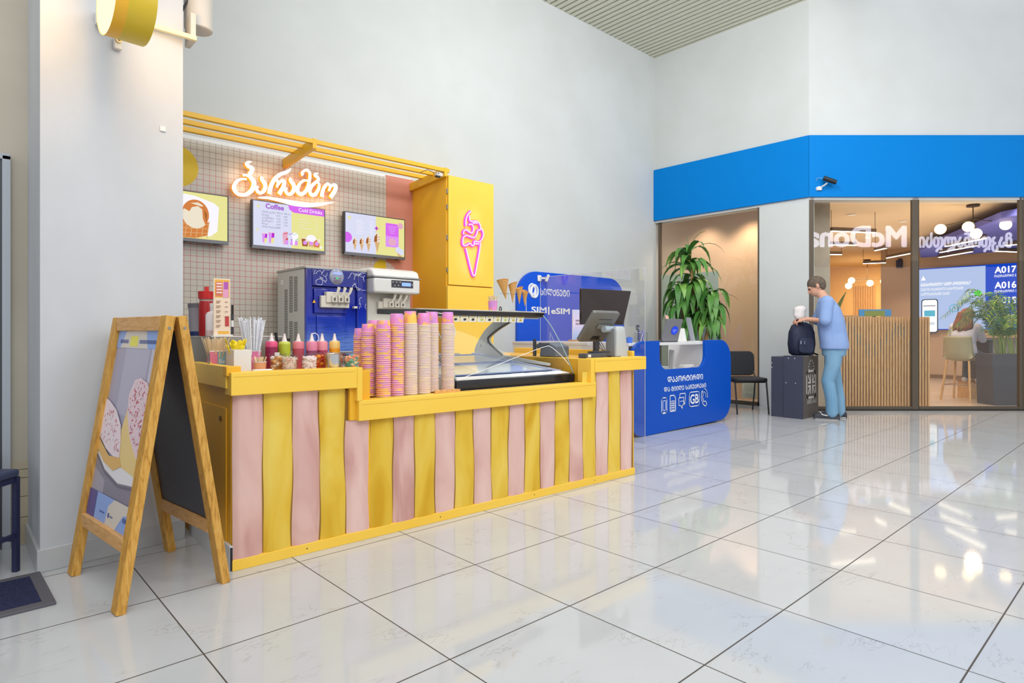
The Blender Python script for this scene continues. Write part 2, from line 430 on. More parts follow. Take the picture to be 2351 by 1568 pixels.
# right wall over the shop front (two directions), and the white pier under it
mb = MB().box(8.908, 9.1, 3.549, 6.2, 2.95, 5.95)
mb.box(8.908, 9.1, 3.549, 4.262, 0, 2.95)
struct(mb.build('wall_right', WALL, smooth=False))
mb = MB().box(0, 9, 0.0, .19, 2.95, 5.95); o = struct(mb.build('wall_front', WALL, smooth=False)); o.location = SK; o.rotation_euler = (0, 0, SALL)
FZ0, FZ1 = 2.985, 3.842
mb = MB().prism([(8.872, 6.09, FZ0), (8.872, 3.535, FZ0), (8.906, 3.55, FZ0), (8.906, 6.09, FZ0)], (0, 0, FZ1 - FZ0))
tag(mb.build('fascia_board', BLUEF, smooth=False), 'shorter plain blue fascia board above the potted plant window', 'fascia')
mb = MB().prism([(-.014, -.036, 0), (9, -.036, 0), (9, -.001, 0), (.0, -.001, 0)], (0, 0, FZ1 - FZ0)); o = mb.build('fascia_board', BLUEF, smooth=False); o.location = SK + Vector((0, 0, FZ0)); o.rotation_euler = (0, 0, SALL)
tag(o, 'longer plain blue fascia board with the black camera above the shop windows', 'fascia')
# left pillar and the wall behind it
mb = MB().prism([(0.329, 3.551, 0), (0.946, 3.624, 0), (0.946, 4.4, 0), (0.329, 4.4, 0)], (0, 0, 6))
struct(mb.build('pillar', PILLAR, smooth=False))
SKIRT = mottled('grey_marble_skirting', '#b9bcbe', '#c8cacb', 4, 0.3)
mb = MB().prism([(0.317, 3.541, 0), (0.955, 3.617, 0), (0.955, 3.64, 0), (0.317, 4.15, 0)], (0, 0, 0.105))
struct(mb.build('baseboard_pillar', SKIRT, smooth=False, bev=0.003))
CREAM = mottled('cream_wall', '#c9c0ae', '#bfb6a4', 2.0, 0.7)
TILEW = mottled('beige_wall_tile', '#bfb195', '#cbbfa6', 3, 0.35)
mb = MB().box(-4, 0.34, 4.10, 4.3, 0.43, 6, 0)
for i, (a, b) in enumerate(((0, .138), (.141, .246), (.249, .343), (.346, .387), (.39, .43))): mb.box(-4, .34, 4.095, 4.3, a, b, 1)
struct(mb.build('wall_left', [CREAM, TILEW], smooth=False))
d = MB(); d.box(-0.75, 0.222, 4.06, 4.094, 0.0, 1.98); d = struct(d.build('door_1', M('door_dark', '#4a4c50', 0.5), smooth=False))
f = MB().box(0.222, 0.256, 4.05, 4.094, 0, 2.0).box(-0.8, 0.256, 4.05, 4.094, 1.98, 2.01); f.build('frame', M('door_frame_grey', '#b3b8bf', 0.4), d, bev=0.002, smooth=False)
h = MB().ball((0.19, 4.045, 1.06), .008); h.build('keyhole', BLACK, d)
# ------------------------------------------------------------------ glazed shop front
def window(name, quads, glassmat):
    return None
GL = MB()
w1 = MB()
for y in (4.262, 6.0): w1.box(8.93, 8.985, y, y + 0.036, 0, 2.985)
w1.box(8.93, 8.985, 4.262, 6.036, 0, 0.055)
w1 = struct(w1.build('window_1', FRAME, smooth=False, bev=0.002))
MB().box(8.955, 8.961, 4.298, 6.0, 0.055, 2.985).build('pane', SHOPGLASS, w1, smooth=False)
FILM = M('frosted_film', '#b6c2b4', 0.5)
MB().box(8.966, 8.972, 4.95, 6.0, 0.055, 2.06).build('frosted_film', FILM, w1, smooth=False)
w = MB().box(8.962, 8.966, 4.33, 4.56, 0.1, 0.33); st = w.build('notice_sticker', M('notice_paper', '#cfd0bc', 0.6), w1, smooth=False)
p2 = MB(); P = Plane2(p2, (8.9615, 4.56, 0.1), (0, -1, 0), (0, 0, 1))
P.bars([(0.04, 0.2 - i * .022, 0.19 - 0.02 * (i % 2), 0.205 - i * .022) for i in range(5)], 0); P.line(circ(.08, .05, .018, 12), .004, 0, True); P.line(circ(.14, .05, .018, 12), .004, 0, True)
p2.build('print', M('notice_ink', '#8a9089', 0.6), st, smooth=False)
def sbox(mb, s0, s1, t0, t1, z0, z1, m=0):
    return mb.prism([S(s0, t0, z0), S(s1, t0, z0), S(s1, t1, z0), S(s0, t1, z0)], (0, 0, z1 - z0), m)
def bay(name, s0, s1, ml, mr):
    m = MB(); sbox(m, s0, s1, 0.005, 0.04, 0, 0.06); sbox(m, s0, s1, .005, .04, 2.965, 2.985)
    sbox(m, s0, s0 + ml, 0.0, 0.045, 0, 2.985); sbox(m, s1 - mr, s1, 0.0, 0.045, 0, 2.985)
    o = struct(m.build(name, FRAME, smooth=False, bev=0.002))
    g = MB(); sbox(g, s0 + ml, s1 - mr, .02, .026, .06, 2.965); g.build('pane', SHOPGLASS, o, smooth=False)
bay('window_2', 0.005, 1.535, 0.065, 0.088)
bay('window_3', 1.54, 2.99, 0.003, 0.045)
bay('window_4', 2.995, 4.6, 0.03, 0.06)
DKB = M('dark_gap', '#2b2620', 0.6)
m = MB(); sbox(m, 0.0, 4.7, -0.006, 0.02, 0.0, 0.022); struct(m.build('trim_1', DKB, smooth=False))
# ------------------------------------------------------------------ shop interior shell
IN = 0.0
STONE = mottled('shop_floor', '#c9b6a6', '#d2c0b2', 1.2, 0.16)
m = MB().poly([(8.99, 3.7, .004), S(0.1, .05, .004), S(9, .05, .004), (26, -8, .004), (26, 12, .004), (8.99, 12, .004)]); struct(m.build('floor_shop', STONE, smooth=False))
m = MB().prism([(9.1, 3.8, 3.14), S(0.3, .2, 3.14), S(9, .2, 3.14), (26, -8, 3.14), (26, 12, 3.14), (9.1, 12, 3.14)], (0, 0, .1)); struct(m.build('ceiling_shop', mottled('shop_ceiling', '#d9c7ad', '#d2bfa4', .6, .8), smooth=False))
BEI = mottled('beige_wall', '#cdb49a', '#c7ad92', 1.1, 0.7)
BAYW = mottled('bay_wall', '#d3b79b', '#cfb193', .9, 0.6)
m = MB().box(17.33, 17.5, -9, 5.03, 0, 3.14).box(17.33, 21.3, 5.03, 5.15, 0, 3.14); struct(m.build('wall_screen', BEI, smooth=False))
m = MB().box(17.30, 17.33, -9, 5.0, 0, .09); struct(m.build('baseboard_screen', M('brown_base', '#8a6f55', .5), smooth=False))
m = MB().box(21.3, 21.45, 3, 10, 0, 3.14).box(9.1, 21.4, 9.5, 9.7, 0, 3.14); struct(m.build('wall_lounge', mottled('lounge_wall', '#e6c98f', '#dcbc80', 1, .7), smooth=False))
m = MB().box(9.62, 9.75, 4.0, 9.5, 0, 3.14); struct(m.build('wall_bay', BAYW, smooth=False))
m = MB(); sbox(m, .30, .605, .6, .95, 0, 3.14); struct(m.build('column_shop', mottled('concrete', '#bdb3a2', '#a9a08f', 2.5, .8), smooth=False))
BR = M('screen_light_blue', '#5a63c8', .6)  # blue screen light on the ceiling, put into the colour of a flat panel
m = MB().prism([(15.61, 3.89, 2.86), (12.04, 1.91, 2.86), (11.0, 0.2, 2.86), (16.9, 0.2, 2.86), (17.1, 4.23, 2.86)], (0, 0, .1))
tag(m.build('screen_light_patch', BR, smooth=False), 'flat blue panel painting the screen light on the shop ceiling', 'painted light')

# ================================================================== KIOSK BACK WALL
kp = thing('menu_wall', 'beige grid-tiled kiosk back panel with pink end strip and yellow dots', 'wall panel', (2.75, 6.06, 0.0), world=True)
MB().box(1.2, 3.652, 6.05, 6.09, 0.0, 2.838).build('tiled_board', PANEL, kp, smooth=False)
MB().box(3.652, 4.02, 6.05, 6.09, 0.0, 2.86).build('pink_strip', PINK, kp, smooth=False)
MB().box(1.2, 4.0, 6.06, 6.092, 2.838, 2.872).build('top_trim', WHITE, kp, smooth=False)
dots = MB(); P = Plane2(dots, (0, 6.049, 0), (1, 0, 0), (0, 0, 1))
P.poly(circ(1.52, 2.577, .186, 36), 0); P.poly(circ(3.6, 1.80, .105, 30), 0)
dots.build('yellow_dot', M('dot_yellow', '#d9b606', .5), kp, smooth=False)
ds = MB(); P = Plane2(ds, (0, 6.0485, 0), (1, 0, 0), (0, 0, 1)); P.poly([(3.652, 1.7), (3.652, 1.9)] + [(3.652 + .13 * math.sin(a), 1.75 + .13 * math.cos(a)) for a in [i * .16 for i in range(1, 11)]] , 0)
ds.build('tiled_dot', PANEL, kp, smooth=False)
# yellow cabinet with neon
YC = 5.372
cb = thing('display_cabinet', 'tall yellow cabinet with a flush door at the end of the kiosk wall', 'cabinet', (4.35, 5.75, 0), world=True)
MB().box(4.005, 4.66, YC + .03, 6.085, 0, 2.80).build('body', YELD, cb, smooth=False, bev=.003)
MB().box(4.018, 4.66, YC, YC + .022, 1.615, 2.795).build('door', YEL, cb, smooth=False, bev=.002)
MB().box(4.005, 4.66, YC, YC + .03, 0.0, 1.603).build('lower_panel', YEL, cb, smooth=False, bev=.002)
for z in (1.75, 2.1, 2.43, 2.6): MB().box(4.006, 4.02, YC + .012, YC + .03, z, z + .05).build('hinge', STEEL, cb, smooth=False)
NEONP = glow('neon_pink', '#f85cf0', 1.0); NEONW = glow('neon_core', '#ffe0fc', 1.1)
NEON = [[[4.304,2.439],[4.265,2.405],[4.239,2.358],[4.23,2.313],[4.234,2.269]],[[4.283,2.388],[4.286,2.342],[4.315,2.326],[4.379,2.336],[4.422,2.319],[4.441,2.282],[4.437,2.251],[4.401,2.236],[4.386,2.198],[4.365,2.162],[4.329,2.15],[4.279,2.159],[4.23,2.162],[4.199,2.139],[4.188,2.1],[4.195,2.057],[4.23,2.052],[4.286,2.079],[4.322,2.061],[4.347,2.071],[4.354,2.111],[4.415,2.109],[4.452,2.132],[4.477,2.174],[4.481,2.219],[4.452,2.267]],[[4.199,2.172],[4.202,2.205],[4.234,2.225],[4.279,2.208],[4.315,2.201],[4.336,2.226],[4.336,2.27],[4.308,2.295],[4.272,2.285]],[[4.329,2.305],[4.358,2.317],[4.393,2.316]],[[4.234,2.022],[4.258,1.947],[4.293,1.834],[4.329,1.742],[4.347,1.73],[4.365,1.745],[4.393,1.864],[4.422,1.989],[4.441,2.103]],[[4.358,2.086],[4.415,2.086]]]
ns = thing('neon_sign', 'pink glowing neon ice cream cone on the yellow cabinet door', 'neon sign', (4.33, YC, 2.08), world=True)
m = MB()
for k, s in enumerate(NEON[:4] + NEON[5:]): m.tube(crom([(x, YC - .03, z) for x, z in s], 5), .0075, 8)
m.build('swirl_tube', NEONW, ns)
m = MB().tube(crom([(x, YC - .03, z) for x, z in NEON[4]], 5), .0075, 8); m.build('cone_tube', NEONW, ns)
m = MB()
for s in NEON: m.tube(crom([(x, YC - .016, z) for x, z in s], 4), .0155, 8)
m.build('tube_backing', NEONP, ns)
for x, z in ((4.24, 2.33), (4.44, 2.28), (4.19, 2.1), (4.26, 1.95), (4.42, 1.99), (4.347, 1.73), (4.48, 2.22)): MB().cyl((x, YC, z), (x, YC - .025, z), .004, n=6).build('clip', CHROME, ns)
lamp_area('neon_sign_light', (4.33, 5.31, 2.1), (4.33, 5.6, 2.1), 0.28, .55, (1, .25, .95), 0.7)
# canopy bars
cn = thing('canopy_rack', 'yellow slatted canopy of three long bars over the menu screens', 'canopy', (2.75, 5.75, 2.8), world=True)
for y in (5.392, 5.60, 5.80):
    MB().box(1.2, 4.03, y - .02, y + .02, 2.822, 2.862).build('bar', YBAR, cn, bev=.003, smooth=False)
for x in (2.50, 3.982):
    mb = MB().prism([(x - .02, 5.37, 2.868), (x - .02, 5.37, 2.775), (x - .02, 6.05, 2.728), (x - .02, 6.05, 2.815), (x - .02, 5.42, 2.868)], (.04, 0, 0)); mb.build('bracket', YBAR, cn, bev=.003, smooth=False)
cc = thing('dome_camera', 'small white security camera under the right end of the yellow canopy', 'security camera', (3.92, 5.42, 2.80), world=True)
MB().box(3.90, 3.975, 5.40, 5.47, 2.775, 2.822).build('housing', WHITE, cc, bev=.008)
MB().ball((3.90, 5.402, 2.79), .022, .022, .026, 14).build('lens_ball', WHITE, cc)
MB().ball((3.893, 5.384, 2.795), .008).build('lens', BLACK, cc)
MB().box(3.86, 3.92, 5.385, 5.41, 2.752, 2.77).build('base_band', BLACK, cc, bev=.005)
m = MB(); m.tube([(3.86, 5.42, 2.8), (3.8, 5.45, 2.83), (3.74, 5.5, 2.8)], .003, 6); m.build('cable', BLACK, cc)
# glowing script sign
SIGNW = glow('sign_face', '#fff8f0', 1.35); SIGNS = M('sign_side', '#e8952a', .5, emit='#f0941e', es=0.55)
SIGN = {"ka":[[[2.146,2.707,0.011],[2.116,2.698,0.025],[2.097,2.68,0.03],[2.116,2.66,0.038],[2.148,2.649,0.043],[2.145,2.618,0.041],[2.123,2.583,0.038]],[[2.062,2.567,0.025],[2.098,2.573,0.027],[2.13,2.563,0.041],[2.16,2.53,0.047],[2.167,2.494,0.049],[2.149,2.444,0.043],[2.107,2.4,0.038],[2.057,2.38,0.032],[2.012,2.39,0.037],[1.987,2.428,0.044],[1.99,2.465,0.037],[2.016,2.507,0.03],[2.053,2.529,0.022],[2.1,2.537,0.018]]],"an1":[[[2.244,2.585,0.033],[2.239,2.558,0.035],[2.262,2.533,0.042],[2.275,2.497,0.042],[2.262,2.456,0.039],[2.233,2.427,0.031],[2.205,2.433,0.035],[2.191,2.46,0.03],[2.207,2.486,0.023]]],"rae":[[[2.309,2.429,0.042],[2.323,2.49,0.042],[2.347,2.552,0.04],[2.374,2.595,0.038],[2.421,2.637,0.037],[2.48,2.669,0.034],[2.511,2.694,0.024],[2.523,2.714,0.011]],[[2.347,2.552,0.024],[2.372,2.57,0.028],[2.397,2.56,0.03],[2.385,2.504,0.025]],[[2.392,2.525,0.022],[2.426,2.572,0.029],[2.455,2.573,0.042],[2.45,2.525,0.04],[2.426,2.477,0.04],[2.406,2.44,0.042]]],"an2":[[[2.526,2.62,0.034],[2.52,2.591,0.036],[2.545,2.566,0.043],[2.559,2.529,0.043],[2.545,2.487,0.04],[2.514,2.457,0.032],[2.485,2.463,0.036],[2.47,2.49,0.031],[2.487,2.517,0.024]]],"mae":[[[2.65,2.667,0.037],[2.636,2.685,0.027],[2.663,2.716,0.027],[2.696,2.723,0.033],[2.718,2.698,0.034],[2.718,2.648,0.034],[2.705,2.58,0.034],[2.679,2.516,0.038],[2.632,2.475,0.04],[2.597,2.488,0.043],[2.595,2.533,0.038],[2.622,2.587,0.03],[2.663,2.618,0.025],[2.71,2.616,0.016]]],"ban":[[[2.811,2.716,0.009],[2.779,2.703,0.026],[2.769,2.686,0.027],[2.801,2.672,0.036],[2.81,2.648,0.033],[2.784,2.621,0.031],[2.743,2.579,0.036],[2.718,2.532,0.038],[2.732,2.49,0.041],[2.769,2.49,0.039],[2.806,2.541,0.035],[2.819,2.594,0.031],[2.803,2.627,0.025]]],"on":[[[2.846,2.48,0.042],[2.854,2.533,0.04],[2.881,2.593,0.037],[2.915,2.624,0.031],[2.937,2.601,0.031],[2.924,2.551,0.025]],[[2.931,2.575,0.021],[2.964,2.619,0.031],[2.998,2.617,0.045],[2.993,2.575,0.045],[2.969,2.53,0.045],[2.942,2.488,0.043]]],"sw":[[[2.196,2.374,0.003],[2.237,2.382,0.02],[2.309,2.389,0.027],[2.43,2.383,0.041],[2.556,2.373,0.054],[2.684,2.375,0.049],[2.79,2.392,0.042],[2.898,2.421,0.025],[2.986,2.449,0.003]]]}
ss = thing('script_sign', 'glowing white script lettering with orange sides and a swash underneath', 'sign', (2.5, 6.05, 2.5), world=True)
for k, strokes in SIGN.items():
    m = MB(); yo = 0.0
    for st_ in strokes:
        q = crom([Vector((a, b, c)) for a, b, c in st_], 5); n = len(q); L = []; R = []
        for i in range(n):
            d = q[min(i + 1, n - 1)] - q[max(i - 1, 0)]; d = Vector((d.x, 0, d.y)).normalized(); nn_ = Vector((-d.z, 0, d.x)) * max(q[i].z, .002) / 2 * 0.97
            c = Vector((q[i].x, 0, q[i].y)); L.append(c + nn_); R.append(c - nn_)
        y0, y1 = 5.955 - yo, 6.0; yo += .0007; b = len(m.v)
        for i in range(n):
            for p, y in ((L[i], y0), (R[i], y0), (L[i], y1), (R[i], y1)): m.v.append(Vector((p.x, y, p.z)))
        for i in range(n - 1):
            a = b + 4 * i; c = a + 4
            m.f += [[a, a + 1, c + 1, c], [a, c, c + 2, a + 2], [a + 1, a + 3, c + 3, c + 1], [a + 2, c + 2, c + 3, a + 3]]; m.m += [0, 1, 1, 1]
        for a in (b, b + 4 * (n - 1)): m.f.append([a, a + 1, a + 3, a + 2]); m.m.append(1)
    m.build('swash' if k == 'sw' else 'letter', [SIGNW, SIGNS], ss, smooth=False)
m = MB()
for x, z in ((2.0, 2.42), (2.15, 2.62), (2.24, 2.45), (2.34, 2.54), (2.52, 2.46), (2.62, 2.5), (2.78, 2.5), (2.93, 2.58), (2.6, 2.37)): MB().cyl((x, 6.0, z), (x, 6.05, z), .004, n=6).build('stud', STEEL, ss)
lamp_area('script_sign_light', (2.5, 5.93, 2.5), (2.5, 6.1, 2.5), 1.0, 2.6, (1, .76, .52), 0.3)

# ------------------------------------------------------------------ menu screens
def scr(name, col, st=0.95): return glow('screen_' + name, col, st)
LAV = scr('lavender', '#e2e4fb', .95); CRY = scr('lemon', '#f0eb9c', .95); VIO = scr('violet', '#e070f8', .95); LVI = scr('lilac', '#e59bfb', .95)
INK = scr('ink', '#8a84b0', .8); WHT = scr('white', '#fbf8ff', 1.0); ORG = scr('orange', '#e0894a', .9); CRM = scr('cream', '#f4e9d2', .95); BRN = scr('brown', '#b06a35', .85)
RED = scr('red', '#d8432c', .9); GRN = scr('green', '#c9e6c4', .9); LGT = scr('tan', '#e6bb84', .9); MAG = scr('magenta', '#c233d8', .9); PUR = scr('purple', '#b77be0', .9); PNK = scr('rose', '#f3b6d0', .9)
SCM = [LAV, CRY, VIO, LVI, INK, WHT, ORG, CRM, BRN, RED, GRN, LGT, MAG, PUR, PNK]
iLAV, iCRY, iVIO, iLVI, iINK, iWHT, iORG, iCRM, iBRN, iRED, iGRN, iTAN, iMAG, iPUR, iPNK = range(15)
BEZ = M('screen_bezel', '#33323a', .35); BEZB = M('screen_chin', '#6e6d70', .35, .4)
def tv(label, x0, x1, z0=1.905, z1=2.36, art=None):
    w = x1 - x0; t = thing('menu_screen', label, 'screen', ((x0 + x1) / 2, 6.05, z0), 0, 'menu screens on the tiled wall')
    y0 = -.095
    MB().box(-w / 2, w / 2, y0, -.045, 0, z1 - z0).build('housing', BEZ, t, bev=.003, smooth=False)
    MB().box(-w / 2, w / 2, y0 - .006, y0 + .03, -.012, .018).build('chin', BEZB, t, bev=.002, smooth=False)
    MB().box(-.12, .12, -.045, -.001, .1, .3).build('wall_mount', BLACK, t, smooth=False)
    for s in (-.36, .0, .36): MB().box(s * w - .02, s * w + .02, y0 + .004, y0 + .02, -.02, -.011).build('foot', BLACK, t, smooth=False)
    m = MB(); P = Plane2(m, (-w / 2 + .012, y0 - .002, .02), (1, 0, 0), (0, 0, 1)); art(P, w - .024, z1 - z0 - .03)
    m.build('picture', SCM, t, smooth=False)
def star(P, x, y, r, m): P.poly([(x + (r if i % 2 == 0 else r * .38) * math.cos(i * math.pi / 4), y + (r if i % 2 == 0 else r * .38) * math.sin(i * math.pi / 4)) for i in range(8)], m)
def art1(P, w, h):
    P.rect(0, 0, w, h, iCRY); P.poly([(w * .3, .03), (w * .80, .03), (w * .88, .08), (w * .90, .3), (w * .84, h * .82), (w * .62, h * .93), (w * .3, h * .97)], iWHT)
    cx, cy = w * .655, h * .50
    P.poly([(cx - .13, cy - .03), (cx + .095, cy - .05), (cx + .075, cy - .17), (cx - .02, cy - .2), (cx - .15, cy - .2)], iORG)
    for i in range(6): P.line([(cx - .13 + .045 * i, cy - .04), (cx - .15 + .045 * i, cy - .19)], .006, iTAN)
    for i in range(3): P.line([(cx - .14, cy - .08 - .04 * i), (cx + .085 - .005 * i, cy - .07 - .04 * i)], .005, iTAN)
    P.poly(circ(cx - .02, cy + .01, .11, 28, .125), iCRM)
    cap = [(cx - .02 + .112 * math.cos(a), cy + .012 + .128 * math.sin(a)) for a in [-.75 + i * .22 for i in range(18)]]
    drip = [(cx - .11, cy + .05), (cx - .07, cy + .03), (cx - .05, cy + .07), (cx, cy + .085), (cx + .035, cy + .06), (cx + .04, cy - .02), (cx + .055, cy - .06)]
    P.poly(cap + drip, iORG)
    P.poly([(cx - .06, cy + .105), (cx, cy + .118), (cx + .045, cy + .095), (cx + .03, cy + .085), (cx - .03, cy + .098)], iCRM)
    P.poly([(cx + .05, cy + .06), (cx + .075, cy + .02), (cx + .07, cy - .05), (cx + .058, cy + .0)], iBRN)
def cupshape(P, x, y, w, h, m1, m2, m3, lid=None):
    P.poly([(x - w * .38, y), (x + w * .38, y), (x + w * .5, y + h), (x - w * .5, y + h)], m1)
    P.poly([(x - w * .1, y), (x + w * .38, y), (x + w * .44, y + h * .5), (x, y + h * .55)], m2)
    P.poly([(x + w * .02, y + h * .5), (x + w * .46, y + h * .6), (x + w * .5, y + h), (x + w * .1, y + h)], m3)
    if lid is not None: P.rect(x - w * .54, y + h, x + w * .54, y + h * 1.08, lid)
def art2(P, w, h):
    P.rect(0, 0, w, h, iLAV); P.rect(w * .52, 0, w, h, iCRY)
    P.poly([(w * .47, h), (w, h), (w, h * .84), (w * .55, h * .84), (w * .49, h * .9)], iVIO)
    P.text('Coffee', .066, w * .165, h * .86, iPUR, .05); P.text('Coffee', .066, w * .165, h * .86, iWHT, .0)
    P.text('Cold Drinks', .050, w * .62, h * .885, iWHT, .012)
    star(P, w * .065, h * .885, .022, iCRY); star(P, w * .05, h * .35, .018, iCRY); star(P, w * .95, h * .08, .022, iWHT)
    for i, (a, b) in enumerate((('ამერიკანო', '500 ml  300 ml'), ('ლატე', '8.70     6.80'), ('კაპუჩინო', '9.20     7.30'), ('ესპრესო', '8.70     6.30'), ('მოკა', '8.70     7.30'), ('ირლანდიური', '6.70'))):
        P.text(a, .024, w * .11, h * (.755 - .068 * i), iINK, .0); P.text(b, .022, w * .31, h * (.765 - .068 * i), iINK, .0)
    for i in range(4): P.bars([(w * .62, h * (.7 - .07 * i), w * (.75 + .05 * (i % 2)), h * (.715 - .07 * i)), (w * .86, h * (.7 - .07 * i), w * .9, h * (.715 - .07 * i))], iCRM)
    cupshape(P, w * .145, h * .07, .05, .085, iLVI, iCRY, iMAG, iCRM); cupshape(P, w * .235, h * .07, .058, .1, iLVI, iCRY, iMAG, iCRM)
    for dx, a, b in ((.43, iPNK, iRED), (.50, iLAV, iPUR), (.56, iWHT, iGRN)):
        cupshape(P, w * dx, h * .07, .062, .085, a, iLVI, b); P.poly(circ(w * dx, h * .07 + .092, .033, 16, .034), a)
        P.line([(w * dx - .02, h * .07 + .1), (w * dx + .02, h * .07 + .115)], .006, b)
    for dx, a in ((.7, iBRN), (.79, iTAN), (.87, iORG)):
        cupshape(P, w * dx, h * .07, .07, .075, a, a, iCRM, iWHT); P.poly(circ(w * dx, h * .07 + .035, .02, 16), iLVI)
    P.poly(circ(w * .79, h * .07 + .085, .05, 18, .035), iWHT)
def art3(P, w, h):
    P.rect(0, 0, w, h, iLAV); P.rect(w * .5, 0, w, h, iCRY)
    P.poly([(0, h * .25), (0, h * .5)] + [(0.075 * math.cos(a) * 1.0, h * .375 + .058 * math.sin(a)) for a in [1.3 - .26 * i for i in range(11)]], iVIO)
    for x, s in ((.15, .105), (.26, .112), (.37, .13), (.515, .165)):
        X = w * x; b = h * .04
        P.poly([(X, b), (X + s * .2, b + s * .75), (X - s * .2, b + s * .75)], iTAN)
        P.poly([(X - s * .24, b + s * .72), (X + s * .24, b + s * .72), (X + s * .21, b + s * 1.05), (X + s * .05, b + s * 1.45), (X - s * .02, b + s * 1.38), (X - s * .2, b + s * 1.05)], iCRM)
        P.poly([(X - s * .24, b + s * .72), (X - s * .02, b + s * .72), (X, b + s * 1.3), (X - s * .2, b + s * 1.05)], iBRN)
        P.line([(X, b + s * .85), (X + s * .2, b + s * .92)], .006, iORG); P.line([(X, b + s * 1.02), (X + s * .18, b + s * 1.08)], .006, iORG)
    P.poly([(w * .66, h * .23), (w * .89, h * .24), (w * .89, h * .8), (w * .86, h * .86), (w * .66, h * .86)], iVIO); P.rect(w * .66, h * .23, w * .89, h * .52, iLVI)
    for i in range(4): P.bars([(w * (.7 + .012 * i), h * (.76 - .055 * i), w * (.85 - .012 * i), h * (.785 - .055 * i))], iLVI)
    P.poly(circ(w * .775, h * .37, .05, 18, .04), iPNK)
    P.poly(circ(w * .92, h * .82, .035, 18), iPNK); star(P, w * .5, h * .68, .03, iMAG); P.poly(circ(w * .055, h * .87, .018, 12), iCRY)
    P.poly([(w * .88, h * .0), (w * .94, 0), (w * .93, h * .1), (w * .85, h * .12)], iTAN); P.poly(circ(w * .88, h * .17, .036, 14), iLAV); P.poly(circ(w * .93, h * .12, .036, 14), iLAV)
    for i in range(7): P.bars([(w * .16, h * (.82 - .055 * i), w * (.26 + .03 * (i % 2)), h * (.83 - .055 * i)), (w * .38, h * (.82 - .055 * i), w * .45, h * (.83 - .055 * i))], iWHT)
tv('leftmost wall screen showing a caramel ice cream scoop in a waffle cone', 1.185, 1.938, 1.915, 2.352, art1)
tv('middle wall screen showing the coffee and cold drinks menu', 2.147, 2.884, 1.907, 2.357, art2)
tv('right wall screen showing four soft ice cream cones', 3.096, 3.842, 1.925, 2.37, art3)
# ================================================================== ICE CREAM COUNTER
CR = math.radians(-1.56)
ct = thing('ice_cream_counter', 'long yellow kiosk counter with pink and yellow striped front and a lowered middle shelf', 'counter', (0.985, 2.970, 0), CR)
GAPB = M('stripe_backing', '#8a6420', .7)
MB().box(0.012, .64, .012, .05, 0.03, .80).box(.64, 2.43, .012, .05, .03, .64).box(2.43, 2.965, .012, .05, .03, .80).build('stripe_backing', GAPB, ct, smooth=False)
b = MB().box(0.0, .66, .03, 1.1, 0, .90).box(.66, .705, .01, .42, .0, .897).box(.66, 1.375, .03, .42, 0, .735).box(1.375, 2.47, .03, .09, 0, .735).box(2.462, 3.0, .03, 1.5, 0, .905)
b.build('body', YELD, ct, smooth=False, bev=.002)
MB().box(-.004, 2.968, -.006, .03, 0, .05).build('kick_board', YEL, ct, smooth=False, bev=.002)
def board(name, x0, x1, y0, y1, z0, z1, mat=YEL, line=True):
    o = MB().box(x0, x1, y0, y1, z0, z1).build(name, mat, ct, smooth=False, bev=.003)
    return o
GRV = M('board_groove', '#c99a28', .5)
def rail(x0, x1, z0, z1):
    o = board('front_rail', x0, x1, -.035, .06, z0, z1)
    MB().box(x0 + .012, x1 - .012, -.0356, -.034, z1 - .021, z1 - .0195).build('groove', GRV, o, smooth=False)
rail(-.018, .607, .812, .918); rail(.617, 2.482, .637, .742); rail(2.472, 3.072, .812, .912)
board('post', .607, .638, -.036, .06, .742, .918); board('post', .578, .64, -.008, .03, .64, .815, YELD)
board('post', 2.432, 2.472, -.03, .1, .742, .909); board('side_rail', -.026, .02, .02, .64, .842, .944, YEL)
board('side_rail', 3.045, 3.074, .08, 1.5, .90, .952); board('side_rail', 2.462, 2.476, .1, .6, .742, .907)
board('end_cap', -.03, .035, -.005, .05, .90, .945, YELD)
dr = board('side_door', -.006, .0, .085, .60, .10, .745, YELD)
MB().cyl((-.006, .16, .69), (-.012, .16, .69), .012, n=14).build('lock', M('old_brass', '#6e4a2a', .4, .6), dr)
MB().box(-.014, 0, .0, .7, 0, .115).build('base_trim', M('pale_base_trim', '#d6dade', .4), ct, smooth=False)
MB().box(-.012, -.002, -.004, .035, .004, .11).build('trim_end', BLACK, ct, smooth=False)
for x in (.35, 1.15, 1.9, 2.5): MB().cyl((x, -.0065, .026), (x, -.005, .026), .0035, n=8).build('screw', BLACK, ct, smooth=False)
SW = 2.952 / 21.0
def edge(k, z): return k * SW + (0 if k in (0, 21) else .0032 * math.sin(6.5 * z + k * 1.9) + .0022 * math.sin(15 * z + k * 4.1))
for k in range(21):
    top = .815 if (k < 4 or k >= 17) else .64
    nz = 26; nx = 8; m = MB()
    for i in range(nz + 1):
        z = lerp(.05, top, i / nz); xl = edge(k, z) + .0009; xr = edge(k + 1, z) - .0009
        for j in range(nx + 1):
            u = j / nx; m.v.append(Vector((lerp(xl, xr, u), .013 - .015 * (1 - abs(2 * u - 1) ** 5) - .002 * math.sin(9 * z + k + 3 * u), z)))
    for i in range(nz):
        for j in range(nx):
            a = i * (nx + 1) + j; m.f.append([a, a + 1, a + nx + 2, a + nx + 1]); m.m.append(0)
    o = m.build('stripe_panel', SPINK if k % 2 == 0 else SYEL, ct, ang=70)

